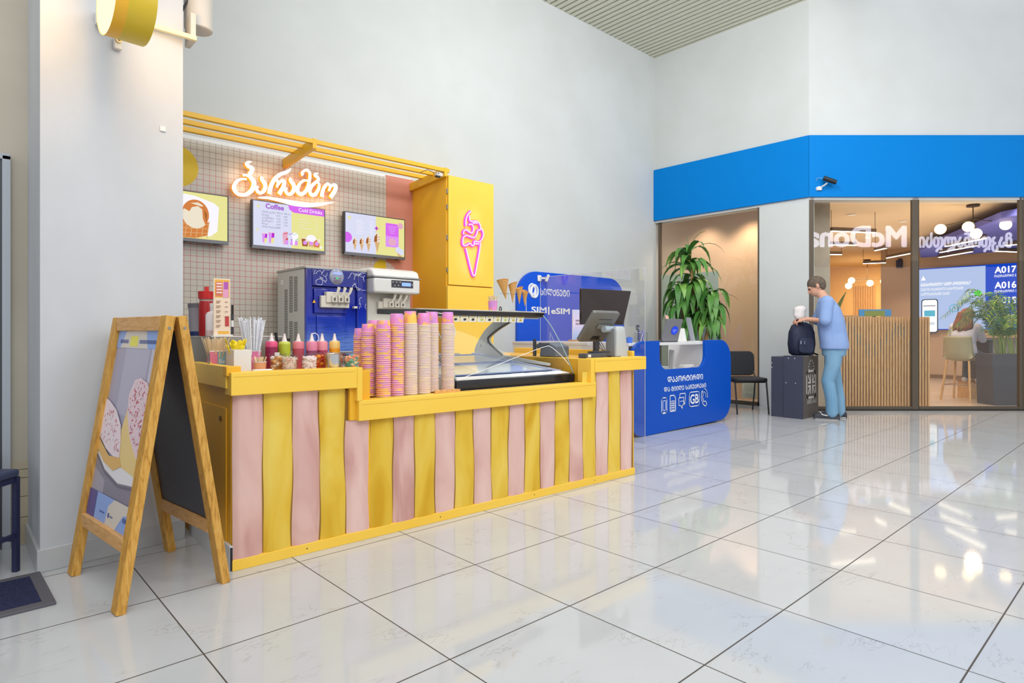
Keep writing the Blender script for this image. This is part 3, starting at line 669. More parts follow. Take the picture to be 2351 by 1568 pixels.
# ---- paper cups, every one an object
def cup_mesh(h, r0, r1, rim, n=20):
    m = MB()
    m.lathe([(r1 + .0005, .0035), (lerp(r1, r0, .5), h * .5), (r0, h - .002), (r0 - .0015, h), (r0 - .004, h), (r0 - .0045, h - .004)], n=n, m=0, cap=False)
    m.f.append([len(m.v) - n + j for j in range(n)]); m.m.append(0)
    lip = .0078 if rim else .0042
    m.lathe([(r1 - .0005, lip), (r1 + .0024, lip - .0005), (r1 + .0034, lip * .5), (r1 + .0024, .0004), (r1 - .001, .0)], n=n, m=1, cap=False)
    return m
ORD = ['topmost', 'second', 'third', 'fourth', 'fifth', 'sixth', 'seventh', 'eighth', 'ninth', 'tenth']
def ordn(i):
    if i < 10: return ORD[i]
    k = i + 1; return '%d%s' % (k, 'th' if k % 100 in (11, 12, 13) else {1: 'st', 2: 'nd', 3: 'rd'}.get(k % 10, 'th'))
stacks = [  # x, y, top z, cup height, r0, r1, pitch, rim, words
 (1.822, 3.045, 1.168, .050, .036, .0395, .0118, 0, 'wide-ridged front stack beside the yellow post'),
 (1.912, 3.05, 1.208, .064, .036, .0400, .0125, 0, 'tall yellow-and-pink stack left of the cream-rimmed stacks'),
 (2.003, 3.05, 1.224, .078, .034, .0400, .0095, 1, 'leftmost cream-rimmed stack'),
 (2.094, 3.045, 1.215, .078, .034, .0390, .0095, 1, 'second cream-rimmed stack from the left'),
 (2.196, 3.105, 1.226, .078, .033, .0385, .0095, 1, 'third cream-rimmed stack from the left'),
 (2.293, 3.075, 1.226, .078, .033, .0385, .0095, 1, 'cream-rimmed stack right beside the freezer glass'),
 (1.772, 3.125, 1.149, .050, .034, .0385, .0118, 0, 'second stack from the left end of the cup row'),
 (1.772, 3.212, 1.125, .050, .034, .0385, .0118, 0, 'leftmost stack of the cup row'),
 (1.862, 3.215, 1.172, .050, .034, .0385, .0118, 0, 'half hidden stack behind the wide-ridged front stack')]
for (x, y, zt, h, r0, r1, pit, rim, words_) in stacks:
    n = int(round((zt - .742 - h) / pit)) + 1; base = zt - h - (n - 1) * pit
    first = cup_mesh(h, r0, r1, rim).build('paper_cup', [CUP, RIMC if rim else RIMP], ang=50)
    for k in range(n):
        o = first if k == 0 else first.copy()
        if k: COL.objects.link(o)
        o.location = (x + random.uniform(-.0008, .0008), y + random.uniform(-.0008, .0008), zt - h - k * pit if k < n - 1 else .742)
        if n > 1 and k == n - 1: o.location.z = .742 + .0005
        o.rotation_euler = (0, 0, random.uniform(0, 6.28))
        tag(o, '%s upturned paper cup in the %s' % (ordn(k), words_), 'paper cup', 'upturned paper cups stacked on the yellow shelf')

# ---- toppings, sauces
TOPZ = .9005
def tub(x, y, label, fill, cols, rb=.034, rt=.041, h=.092, kind='blob', size=.008, seed=1, zf=.78, name='topping_tub'):
    t = thing(name, label, 'tub', (x, y, TOPZ), random.uniform(0, 1), 'tubs of toppings along the counter')
    MB().lathe([(rb, .001), (rb + .002, .0), (rt, h), (rt + .003, h), (rt + .003, h - .004)], n=22, cap=False).build('tub', CLEARCUP, t, ang=50)
    R = random.Random(seed); m = MB()
    mats = [M('topping_' + c.lstrip('#'), c, .5) for c in cols]
    m.lathe([(0.001, .003), (rb - .008, .003), (lerp(rb, rt, zf) - .010, h * zf - .004), (0.001, h * zf)], n=14, m=0, cap=False)
    N = 150 if size < .006 else 74
    for i in range(N):
        zz = R.uniform(.005, h * zf); a = R.uniform(0, 6.283); rr = lerp(rb, rt, zz / h) - .0075
        if i > N * .8: zz = h * zf; rr *= R.uniform(.1, .95)
        c = Vector((rr * math.cos(a), rr * math.sin(a), zz)); mi = R.randrange(len(mats)); s = size * R.uniform(.8, 1.2)
        if kind == 'blob': m.ball(c, s * R.uniform(.8, 1.2), s, s * R.uniform(.7, 1.1), 7, mi)
        else:
            d = Vector((R.uniform(-1, 1), R.uniform(-1, 1), R.uniform(-1, 1))).normalized() * s * (1.6 if kind == 'rod' else .9)
            m.cyl(c - d, c + d, s * (.35 if kind == 'rod' else .8), n=6, m=mi)
    o = m.build('topping', mats, t); o['kind'] = 'stuff'
    return t
tub(1.268, 3.155, 'clear tub of brown nuts behind the left end of the toppings row', 0, ['#c98f4e', '#e0b580', '#b0763a', '#d8cfc4'], seed=2, size=.010)
tub(1.292, 3.062, 'clear tub of pale mixed sprinkles in the front toppings row', 0, ['#e8d8cc', '#e3a898', '#cfe0d4', '#e9c9b0', '#d98d80'], kind='rod', size=.005, seed=3)
tub(1.396, 3.062, 'clear tub of small white and pink marshmallows', 0, ['#f4eae8', '#f0dcdc', '#eed2d6'], kind='drum', size=.0075, seed=4)
tub(1.492, 3.155, 'narrow clear tub of orange jelly pieces', 0, ['#e8761a', '#f59a1e', '#c43a10', '#b32c0e'], rb=.03, rt=.036, size=.010, seed=5)
tub(1.592, 3.16, 'clear tub of red sprinkles behind the steel pot', 0, ['#d9694a', '#e8b090', '#e9d2b8', '#c94f3c'], kind='rod', size=.005, seed=6)
tub(1.632, 3.055, 'clear tub of green and orange jelly candies at the right end', 0, ['#6fae9c', '#e0836a', '#e8d6b0', '#4f9a90', '#f0a580'], kind='drum', size=.0085, seed=8)
t = thing('steel_pot', 'small shiny steel pot between the jelly pieces and candy tubs', 'pot', (1.527, 3.062, TOPZ), 0)
MB().lathe([(.001, .0), (.032, .0), (.038, .006), (.042, .085), (.045, .088), (.042, .089), (.040, .085), (.036, .008), (.001, .006)], n=26, cap=False).build('pot', CHROME, t)
MB().lathe([(.0405, .088), (.047, .089), (.047, .094), (.0, .098)], n=26, cap=False).build('lid', CLEARCUP, t)
def bottle(x, y, label, col, fillz, r=.031, h=.152, cap=None, loop=False):
    t = thing('sauce_bottle', label, 'sauce bottle', (x, y, TOPZ), 0, 'squeeze bottles of sauce on the counter')
    liq = M('sauce_' + col.lstrip('#'), col, .35)
    body = M('bottle_' + (cap or col).lstrip('#'), cap or col, .3)
    MB().lathe([(.001, .0), (r - .002, .0), (r, .004), (r, fillz * h), (.001, fillz * h)], n=20, cap=False).build('sauce', liq, t)
    MB().lathe([(r, fillz * h), (r, h - .01), (r - .004, h - .002), (r - .012, h)], n=20, cap=False).build('bottle', body, t)
    z = MB().lathe([(r - .011, h), (.013, h + .002), (.009, h + .018), (.005, h + .036), (.007, h + .04), (.004, h + .042)], n=14).build('nozzle', M('nozzle_plastic', '#e9dfdc', .35), t)
    if loop: MB().tube([(0, 0, h + .042), (.02, -.004, h + .045), (.036, -.006, h + .03), (.039, -.006, h + .01), (.03, -.004, h - .002)], .0022, 6).build('cap_strap', M('strap_plastic', '#f4f2f4', .4), t)
    return t
b1 = bottle(1.281, 3.27, 'magenta sauce bottle with a small white label beside the orange stick cup', '#8f2350', .80, cap='#de4f7e', h=.155)
MB().box(.004, .03, -.0325, -.0312, .05, .095).build('label_patch', WHITE, b1, smooth=False)
bottle(1.357, 3.285, 'lime green sauce bottle', '#b4c63a', .9, cap='#c6d256')
bottle(1.434, 3.285, 'rose red sauce bottle in front of the blue machine vents', '#b04a5e', .74, cap='#d97a86')
bottle(1.511, 3.285, 'pink sauce bottle with a white cap strap', '#914a72', .66, cap='#dd85a2', loop=True)
bottle(1.579, 3.30, 'pink sauce bottle between the strapped one and the orange one', '#a83f62', .66, cap='#e2909c')
bottle(1.655, 3.30, 'orange sauce bottle at the right end of the sauce bottles', '#f0a51c', .72, cap='#ecc873')
# utensils, straws, sticks
t = thing('utensil_jar', 'clear jar holding black handled knives behind the lime sauce bottle', 'jar', (1.402, 3.42, TOPZ), 0)
MB().lathe([(.03, 0), (.033, .14), (.035, .14)], n=18, cap=False).build('jar', CLEARCUP, t)
for a, b in (((-.01, 0, .01), (-.035, .01, .20)), ((.01, .01, .01), (.02, .02, .175)), ((0, -.01, .01), (.035, .0, .165))):
    MB().tube([a, tuple(lerp(Vector(a), Vector(b), .6)), b], [.004, .007, .009], 8).build('knife_handle', BLACK, t)
PCUP = mottled('pink_print_cup', '#e07aa6', '#ef9dbc', 14, .45)
def simple_cup(x, y, z, h, r0, r1, label, mat, name='paper_tub', band=None):
    t = thing(name, label, 'cup', (x, y, z), 0)
    MB().lathe([(.001, .002), (r0, .0), (r1, h), (r1 - .0015, h), (r0 - .002, .004), (.001, .004)], n=22, cap=False).build('cup', mat, t)
    MB().lathe([(r1 - .002, h - .001), (r1 + .002, h - .001), (r1 + .002, h + .002), (r1 - .002, h + .002)], n=22, cap=False).build('rim', WHITE, t)
    return t
simple_cup(1.172, 3.23, TOPZ, .106, .030, .038, 'pink printed paper cup holding the white straws', PCUP)
STRAW = mottled('straw_wrapper', '#e9ebf0', '#d5d9e4', 40, .55)
def sticks(n, name, label, cat, group, x, y, z, r, h, spread, mk, jit=.012, seed=3):
    R = random.Random(seed); first = None
    for i in range(n):
        a = 2 * math.pi * i / n + R.uniform(-.3, .3); rr = r * math.sqrt((i % 5 + 1) / 5.5)
        base = Vector((x + rr * .55 * math.cos(a), y + rr * .55 * math.sin(a), z + .006))
        top = Vector((x + spread * rr / r * math.cos(a), y + spread * rr / r * math.sin(a), z + h + R.uniform(-jit, jit)))
        if first is None: first = mk(); o = first
        else: o = first.copy(); COL.objects.link(o)
        d = (top - base); o.location = base; o.rotation_mode = 'QUATERNION'; o.rotation_quaternion = d.to_track_quat('Z', 'Y')
        o.scale = (1, 1, d.length)
        tag(o, label, cat, group)
def straw_mesh(): return MB().tube([(0, 0, 0), (0, 0, .93), (.002, .004, .96), (.0, -.003, 1.0)], [.0042, .0042, .005, .0035], 8).build('wrapped_straw', STRAW)
sticks(22, 'wrapped_straw', 'white paper-wrapped straw fanning out of the pink paper cup on the counter', 'straw', 'wrapped straws in the pink cup', 1.172, 3.23, TOPZ, .032, .27, .074, straw_mesh)
def stick_mesh(w=.0028): return lambda: MB().box(-w, w, -.0009, .0009, 0, 1).build('wooden_stick', STICK, smooth=False)
NB = mottled('patch_print_cup', '#e58aa8', '#8db4bd', 9, .5, lo=.49, hi=.51)
t = thing('printed_box', 'paper box printed in pink, yellow and blue holding wooden stirrers', 'box', (1.024, 3.33, TOPZ), math.radians(-8))
m = MB(); m.prism([(-.036, -.036, 0), (.036, -.036, 0), (.036, .036, 0), (-.036, .036, 0)], (0, 0, .108)); m.build('box', CARD, t, smooth=False)
pm = MB()
for o_, u_ in (((-.036, -.0363, 0), (1, 0, 0)), ((-.0363, .036, 0), (0, -1, 0))):
    P = Plane2(pm, o_, u_, (0, 0, 1)); P.rect(0, 0, .036, .104, 0); P.poly([(0, 0), (.036, 0), (.036, .03), (0, .055)], 1); P.rect(.036, 0, .072, .104, 2); P.rect(.036, 0, .072, .02, 3)
    P.text('Be', .03, .042, .045, 4)
pm.build('print', [M('bp', '#e07a94', .5), M('by', '#e9c957', .5), M('bb', '#7fa7b3', .5), M('bm', '#c64b83', .5), CARD], t, smooth=False)
sticks(38, 'wooden_stick', 'thin wooden stirrer standing in the pink and blue printed box', 'stirrer', 'wooden stirrers in the printed box', 1.024, 3.33, TOPZ, .034, .17, .078, stick_mesh(.003), .008, 5)
t = thing('white_box', 'plain white box of yellow spoons in front of the printed box', 'box', (1.083, 3.185, TOPZ), math.radians(-6))
m = MB(); m.prism([(-.040, -.085, 0), (.040, -.085, 0), (.040, .085, 0), (-.040, .085, 0)], (0, 0, .116)); m.build('box', M('white_box_card', '#e3e1dc', .55), t, smooth=False, bev=.001)
SPN = M('yellow_spoon', '#f2d91f', .4)
def spoon():
    m = MB(); m.box(-.0035, .0035, -.0012, .0012, 0, .72)
    m.lathe([(.002, .7), (.009, .76), (.0115, .86), (.009, .96), (.002, 1.0)], n=12, sy=.25); return m.build('plastic_spoon', SPN, ang=50)
sticks(18, 'plastic_spoon', 'yellow plastic spoon standing in the plain white box', 'spoon', 'yellow spoons in the white box', 1.075, 3.18, TOPZ + .06, .045, .095, .06, spoon, .02, 9)
simple_cup(1.166, 3.125, TOPZ, .053, .027, .031, 'small orange paper tub of short ice cream sticks', M('orange_tub', '#e6a477', .5))
sticks(9, 'wooden_stick', 'short flat wooden stick in the small orange tub', 'stick', 'ice cream sticks in the orange tub', 1.166, 3.125, TOPZ + .015, .026, .062, .042, stick_mesh(.005), .004, 12)
t = thing('wooden_board', 'small wooden serving board lying at the front of the toppings', 'board', (1.15, 3.035, TOPZ), math.radians(-4))
m = MB().prism([(-.10, -.03, 0), (.09, -.03, 0), (.11, 0, 0), (.09, .03, 0), (-.10, .03, 0)], (0, 0, .012)); m.build('board', WOODL, t, bev=.003)
MB().box(-.05, .04, -.022, .02, .012, .022).build('white_block', WHITE, t, bev=.006)
t = thing('wooden_paddle', 'small wooden board with a slot handle lying before the right cup stacks', 'board', (2.215, 2.985, .7425), math.radians(-2))
m = MB()
for q in ([(-.09, -.018), (-.05, -.018), (-.05, .02), (-.075, .02)], [(.05, -.018), (.09, -.018), (.075, .02), (.05, .02)], [(-.05, .008), (.05, .008), (.05, .02), (-.05, .02)], [(-.05, -.018), (.05, -.018), (.05, -.006), (-.05, -.006)]): m.prism([(x, y, 0) for x, y in q], (0, 0, .016))
m.build('board', WOODL, t, smooth=False)

# steel box with bottles behind the left end
t = thing('steel_cabinet', 'brushed steel box behind the left end of the counter', 'cabinet', (1.22, 3.69, TOPZ - .001), 0)
MB().box(-.175, .2, -.22, .22, 0, .172).build('body', STEEL, t, smooth=False, bev=.003)
MB().box(-.178, .203, -.223, .223, .172, .181).build('lid', M('steel_lid', '#bdbab4', .3, .8), t, smooth=False, bev=.002)
BZ = 1.0815
t = thing('plastic_jug', 'clear plastic jug with a dark lid and blue base at the pillar edge', 'jug', (1.082, 3.855, BZ), 0)
MB().lathe([(.044, .02), (.046, .15), (.05, .16)], n=20, cap=False).build('jug', M('smoky_plastic', '#a9a8b3', .3), t)
MB().lathe([(.05, .16), (.05, .185), (.0, .192)], n=20).build('lid', M('jug_lid', '#74737c', .4), t)
MB().lathe([(.048, .0), (.048, .022), (.04, .03)], n=20).build('base', M('jug_base', '#21376e', .4), t)
t = thing('red_bottle', 'tall red bottle with a flip lid on the steel box', 'bottle', (1.094, 3.735, BZ), 0)
MB().lathe([(.001, 0), (.036, 0), (.038, .02), (.038, .17), (.034, .195)], n=20).build('bottle', M('bottle_red', '#a8171c', .35), t)
MB().lathe([(.034, .195), (.034, .207)], n=20).build('neck', M('neck_pale', '#b9a49a', .4), t)
MB().lathe([(.040, .207), (.042, .25), (.0, .255)], n=20).box(-.008, .012, -.01, .01, .25, .277).build('cap', M('cap_red', '#c2211f', .35), t)
t = thing('white_bottle', 'white translucent bottle between the red bottle and the menu stand', 'bottle', (1.085, 3.60, BZ), 0)
MB().lathe([(.001, 0), (.032, 0), (.033, .01), (.033, .115), (.026, .128), (.01, .136), (.01, .175)], n=18).build('bottle', M('milky_plastic', '#dcd6d6', .35), t)
MB().lathe([(.0325, .003), (.0337, .004), (.0337, .03), (.0325, .031)], n=18, cap=False).build('contents', M('milky_pink', '#c9b2b0', .4), t)
MB().lathe([(.011, .155), (.012, .178), (.0, .18)], n=12).build('cap', WHITE, t)
t = thing('menu_stand', 'narrow standing price card in a clear holder on the steel box', 'menu stand', (1.11, 3.52, BZ), math.radians(-2))
MB().box(-.05, .05, -.03, .03, 0, .008).box(-.042, .042, -.004, .004, .008, .31).build('holder', M('acrylic_white', '#eee6d8', .3), t, smooth=False)
m = MB(); P = Plane2(m, (-.041, -.0046, .008), (1, 0, 0), (0, 0, 1)); P.rect(0, 0, .082, .30, 0); P.rect(.004, .20, .078, .296, 1); P.rect(.008, .206, .042, .284, 2); P.rect(.045, .20, .074, .285, 3); P.rect(.05, .245, .072, .285, 4); P.rect(.02, .004, .076, .018, 1); P.rect(.056, .045, .076, .1, 5)
for i in range(4): P.bars([(.012, .27 - .016 * i, .04, .278 - .016 * i)], 6)
for i in range(6): P.bars([(.01, .178 - .026 * i, .034, .182 - .026 * i), (.01, .170 - .026 * i, .028, .174 - .026 * i)] + ([(.054, .174 - .026 * i, .07, .178 - .026 * i)] if i < 4 else []), 7)
m.build('card', [M('card_cream', '#efd9c0', .5), M('card_yellow', '#e8b23f', .5), M('card_coral', '#dd7b5f', .5), M('card_pink', '#e39fc0', .5), M('card_violet', '#b258b4', .5), M('card_red', '#c5413f', .5), M('card_white', '#f0d7cf', .5), M('card_ink', '#a58772', .5)], t, smooth=False)
t = thing('marker_pen', 'dark grey marker pen standing at the right edge of the menu stand', 'pen', (1.168, 3.53, BZ), 0)
MB().cyl((0, 0, 0), (0, 0, .12), .007, n=10).build('barrel', DARK, t); MB().cyl((0, 0, .05), (0, 0, .085), .0074, n=10).build('label_band', WHITE, t); MB().cyl((0, 0, .12), (0, 0, .17), .006, n=10).build('cap', BLACK, t)
# ================================================================== ICE CREAM FREEZER
fz = thing('display_freezer', 'glass fronted ice cream display freezer let into the yellow counter', 'freezer', (2.9, 3.6, 0), world=True)
FX0, FX1 = 2.352, 3.442
FWH = M('freezer_shell', '#c9cbc2', .4); FBL = M('freezer_deck', '#c3cde4', .25); FGK = M('gasket', '#4b4d52', .5); FLID = M('lid_glass', '#cdd9e2', .08, spec=.6)
MB().box(FX0, FX1, 3.075, 4.17, 0, .735).build('cabinet', M('freezer_cabinet', '#b9bcc0', .4), fz, smooth=False)
def yz(m, pts, x0, x1, mi=0): return m.prism([(x0, y, z) for y, z in pts], (x1 - x0, 0, 0), mi)
m = MB(); yz(m, [(3.055, .742), (3.055, .792), (3.075, .797), (3.11, .80), (3.11, .742)], FX0 - .006, FX1 + .004); m.build('front_bumper', M('black_gloss', '#23252c', .2), fz, smooth=False, bev=.003)
dk = lambda y: .80 + (y - 3.11) * .107
m = MB(); yz(m, [(3.11, .735), (3.11, dk(3.11)), (4.17, dk(4.17)), (4.17, .735)], FX0, FX1); m.build('deck', FBL, fz, smooth=False)
m = MB(); yz(m, [(3.085, .798), (3.085, .802), (3.155, .812), (3.155, .803)], FX0 + .02, FX1 - .02); m.build('front_ledge', M('white_ledge', '#f3f5f6', .3), fz, smooth=False)
for i, (y0, y1) in enumerate(((3.20, 3.62), (3.66, 4.08))):
    m = MB(); yz(m, [(y0, dk(y0) + .002), (y0, dk(y0) + .007), (y1, dk(y1) + .007), (y1, dk(y1) + .002)], FX0 + .03, FX1 - .09)
    o = m.build('sliding_lid', FLID, fz, smooth=False)
    g = MB()
    for ya in (y0, y1 - .016): yz(g, [(ya, dk(ya)), (ya, dk(ya) + .013), (ya + .016, dk(ya + .016) + .013), (ya + .016, dk(ya + .016))], FX0 + .02, FX1 - .08)
    g.build('lid_rail', M('lid_rail', '#7d8db4', .3), o, smooth=False)
m = MB(); yz(m, [(3.17, dk(3.17) + .001), (3.17, dk(3.17) + .012), (4.16, dk(4.16) + .012), (4.16, dk(4.16) + .001)], FX1 - .085, FX1 - .02); m.build('deck_edge', M('deck_edge', '#b7c2e2', .2), fz, smooth=False)
LEDREF = glow('led_reflection_glow', '#ffffff', 1.6)  # reflection of the freezer light, painted as glowing rectangles on the deck front
m = MB()
for x in (2.88, 3.06, 3.24): MB().prism([(x, 3.10, .804), (x + .12, 3.10, .804), (x + .12, 3.135, .8115), (x, 3.135, .8115)], (0, 0, .004)).build('led_reflection', LEDREF, fz, smooth=False)
outer = [(4.187, .92), (4.187, .95), (4.148, 1.015), (4.053, 1.115), (3.953, 1.179), (3.86, 1.225)]
inner = [(3.68, 1.225), (3.699, 1.198), (3.864, 1.13), (3.986, 1.066), (4.003, 1.038), (3.97, .995), (3.824, .912)]
tail = [(3.30, .845), (3.06, .80), (3.06, .79)]
m = MB()
o_ = crom([Vector((y, z, 0)) for y, z in outer], 4); i_ = crom([Vector((y, z, 0)) for y, z in inner], 4)
top = o_[4:]; ins = i_
# C shaped end panel as quads between the outer and the inner curve
def resample(P, n):
    L = [0]
    for a, b in zip(P, P[1:]): L.append(L[-1] + (b - a).length)
    out = []
    for k in range(n):
        s = L[-1] * k / (n - 1); j = 0
        while j < len(L) - 2 and L[j + 1] < s: j += 1
        t_ = (s - L[j]) / max(L[j + 1] - L[j], 1e-6); out.append(P[j].lerp(P[j + 1], min(t_, 1)))
    return out
A = resample(o_[::-1], 22); B = resample(i_, 22)
for x in (FX1 - .03, FX0):
    m = MB(); b = 0
    for p, q in zip(A, B):
        for xx in (x, x + .03): m.v += [Vector((xx, p.x, p.y)), Vector((xx, q.x, q.y))]
    for i in range(21):
        a = 4 * i; c = a + 4; m.f += [[a, a + 1, c + 1, c], [a + 2, c + 2, c + 3, a + 3], [a, c, c + 2, a + 2], [a + 1, a + 3, c + 3, c + 1]]; m.m += [0] * 4
    yz(m, [(4.187, .92), (3.824, .912), (3.30, .862), (3.30, .845), (4.187, .905)], x, x + .03)
    if x > 3:
        o = m.build('end_panel', FWH, fz, ang=50)
        g = MB().tube([(x - .002, p.x, p.y) for p in i_], .009, 6); g.build('gasket', FGK, o)
        MB().cyl((x - .003, 4.10, .985), (x, 4.10, .985), .012, n=12).build('screw_cap', M('cap_grey', '#a5a79c', .4), o)
m = MB(); yz(m, [(3.385, 1.216), (3.375, 1.250), (3.41, 1.253), (3.90, 1.268), (3.90, 1.232), (3.44, 1.212)], 2.28, FX1 + .012)
sl = m.build('top_canopy', M('canopy_black', '#1f1d22', .18), fz, smooth=False, bev=.004)
MB().prism([(2.285, 3.40, 1.2525), (FX1 + .008, 3.40, 1.2525), (FX1 + .008, 3.90, 1.2685), (2.285, 3.90, 1.2685)], (0, 0, .006)).build('canopy_top', M('canopy_top', '#b9b6ad', .4), sl, smooth=False)
m = MB(); yz(m, [(3.378, 1.2505), (3.374, 1.256), (3.405, 1.26), (3.405, 1.2535)], 2.28, FX1 + .014); m.build('canopy_trim', M('canopy_trim', '#cfccc4', .35), sl, smooth=False)
m = MB(); yz(m, [(3.43, 1.203), (3.43, 1.211), (3.46, 1.211), (3.46, 1.204)], 2.3, FX1); m.build('lamp_strip', M('lamp_strip_white', '#e9ebe8', .3), sl, smooth=False)
CI = [M('tag_ink_dark', '#3a2c28', .5), M('tag_ink_yellow', '#d4b63a', .5), M('tag_ink_green', '#c5cc58', .5), M('tag_ink_brown', '#8a5a3a', .5)]
for i in range(9):
    x = 2.60 + i * .077
    t = thing('flavour_card', '%s small white flavour card from the left hanging under the freezer canopy' % ['first', 'second', 'third', 'fourth', 'fifth', 'sixth', 'seventh', 'eighth', 'ninth'][i], 'card', (x, 3.392, 1.2225), 0, 'flavour cards under the freezer canopy')
    MB().prism([(-.034, 0, 0), (.034, 0, 0), (.034, .012, -.048), (-.034, .012, -.048)], (0, .0012, 0)).build('card', M('flavour_card', '#efece0', .5), t, smooth=False)
    m = MB(); P = Plane2(m, (-.034, .0115, -.048), (1, 0, 0), (0, -.2425, .9701)); P.poly(circ(.036 + .004 * (i % 2), .017, .014, 10, .009), 0); P.bars([(.01, .034, .055, .04)], 1)
    m.build('print', [CI[[0, 0, 0, 2, 0, 1, 2, 1, 1][i]], CI[1]], t, smooth=False)
GP = crom([Vector((0, 3.385, 1.235)), Vector((0, 3.285, 1.138)), Vector((0, 3.15, .95)), Vector((0, 3.068, .80))], 5)
m = MB()
for p in GP: m.v += [Vector((FX0, p.y, p.z)), Vector((FX1, p.y, p.z)), Vector((FX0, p.y - .006, p.z)), Vector((FX1, p.y - .006, p.z))]
for i in range(len(GP) - 1):
    a = 4 * i; c = a + 4; m.f += [[a, a + 1, c + 1, c]]; m.m += [0]
m.build('front_glass', GLASS, fz, ang=60)
EDG = M('glass_edge', '#93aeb0', .15, spec=.6)
m = MB()
for x in (FX0, FX1): m.tube([(x, p.y, p.z) for p in GP], .0035, 6)
m.build('glass_edge', EDG, fz)
m = MB()
m.poly([(FX0, 3.075, .80), (FX0, 4.15, .925), (FX0, 3.86, 1.22), (FX0, 3.39, 1.225), (FX0, 3.285, 1.13), (FX0, 3.15, .945)]); m.build('side_glass', GLASS, fz, smooth=False)
m = MB().tube([(FX0 + .004, 3.08, .80), (FX0 + .004, 3.62, 1.19)], .0035, 6).tube([(FX0 + .03, 3.10, .80), (FX0 + .03, 3.62, 1.19)], .003, 6); m.build('strut', FGK, fz)
m = MB().tube(crom([(2.40, 3.075, .812), (2.7, 3.11, .876), (3.0, 3.155, .94), (3.26, 3.19, .993), (3.33, 3.185, .99), (3.40, 3.14, .92), (3.43, 3.10, .86)], 5), .0022, 6); m.build('white_cable', M('white_cable', '#f0f2f4', .3), fz)
m = MB().tube(crom([(2.33, 3.36, 1.235), (2.352, 3.15, 1.21), (2.352, 3.10, 1.15), (2.37, 3.10, 1.10), (2.352, 3.10, 1.05), (2.356, 3.1, .99)], 5), .0035, 6); m.build('side_cable', M('white_cable2', '#f3efe6', .3), fz)

# on top of the freezer: cup of sticks, marker, waffle cones on a clear stand
def stud_label(): pass
t = simple_cup(3.13, 3.62, 1.267, .078, .031, .037, 'pink and orange printed cup of sticks on top of the freezer', CUP)
sticks(16, 'wooden_stick', 'flat wooden stick in the printed cup on top of the freezer', 'stick', 'sticks in the cup on the freezer', 3.13, 3.62, 1.272, .03, .108, .042, stick_mesh(.005), .004, 21)
t = thing('black_clip', 'small black clip standing beside the cup of sticks on the freezer', 'clip', (3.21, 3.62, 1.267), 0)
m = MB().tube([(-.009, 0, .004), (-.009, 0, .025), (0, 0, .034), (.009, 0, .025), (.009, 0, .004)], .004, 8, True); m.box(-.012, .012, -.006, .006, 0, .007); m.build('clip', BLACK, t)
t = thing('cone_stand', 'clear rail stand for waffle cones on top of the freezer', 'cone stand', (3.36, 3.62, 1.268), 0)
MB().box(-.14, .13, -.03, .03, 1.405 - 1.268, 1.408 - 1.268).build('rail', ACRYL, t, smooth=False)
MB().tube([(-.04, 0, .0), (-.07, 0, .137)], .003, 6).tube([(.13, .0, .0), (.13, .0, .137)], .003, 6).build('leg', M('clear_leg', '#c9d2d6', .2), t)
MB().box(-.06, .15, -.04, .04, -.001, .003).build('base', ACRYL, t, smooth=False)
def waffle():
    m = M('waffle', '#d9a258', .6); t_ = NT(m); tc = t_.n('ShaderNodeTexCoord'); sp = t_.n('ShaderNodeSeparateXYZ'); t_.l(tc.outputs['Object'], sp.inputs[0])
    an = t_.math('ARCTAN2', sp.outputs[1], sp.outputs[0])
    a = t_.math('SINE', t_.math('ADD', t_.math('MULTIPLY', sp.outputs[2], 330.0), t_.math('MULTIPLY', an, 5.0))); b = t_.math('SINE', t_.math('SUBTRACT', t_.math('MULTIPLY', sp.outputs[2], 330.0), t_.math('MULTIPLY', an, 5.0)))
    g = t_.math('MAXIMUM', a, b); t_.color(t_.ramp(g, [(.5, lin('#cf9246')), (.95, lin('#e3b672'))])); t_.bump(g, .5, .002); return m
WAF = waffle()
for i, (x, zt, zb, r, lab) in enumerate(((3.268, 1.512, 1.362, .047, 'largest waffle cone at the left end of the clear stand'), (3.340, 1.486, 1.334, .034, 'second waffle cone from the left on the clear stand'), (3.413, 1.455, 1.328, .029, 'third waffle cone from the left on the clear stand'), (3.475, 1.432, 1.312, .026, 'smallest waffle cone at the right end of the clear stand'))):
    t = thing('waffle_cone', lab, 'waffle cone', (x, 3.62, zb), i * 1.3, 'waffle cones on the freezer stand'); h = zt - zb
    m = MB(); n = 20; rows = [(0.0015, 0), (r * .5, h * .5), (r * .93, h * .93), (r, h), (r - .002, h), (r * .45, h * .5)]
    m.lathe(rows, n=n, cap=False)
    for k in range(len(m.v)):
        if m.v[k].z > h * .9: m.v[k].z += .014 * math.cos(math.atan2(m.v[k].y, m.v[k].x) + 2.5)
    m.build('cone', WAF, t, ang=60)
    MB().tube([(r * .98 * math.cos(a) , r * .98 * math.sin(a), h + .014 * math.cos(a + 2.5)) for a in [j * .52 for j in range(12)]], .003, 6, True).build('cone_rim', M('waffle_rim', '#c88a40', .6), t)
    if i == 0: t.rotation_euler = (0, math.radians(-14), 0)

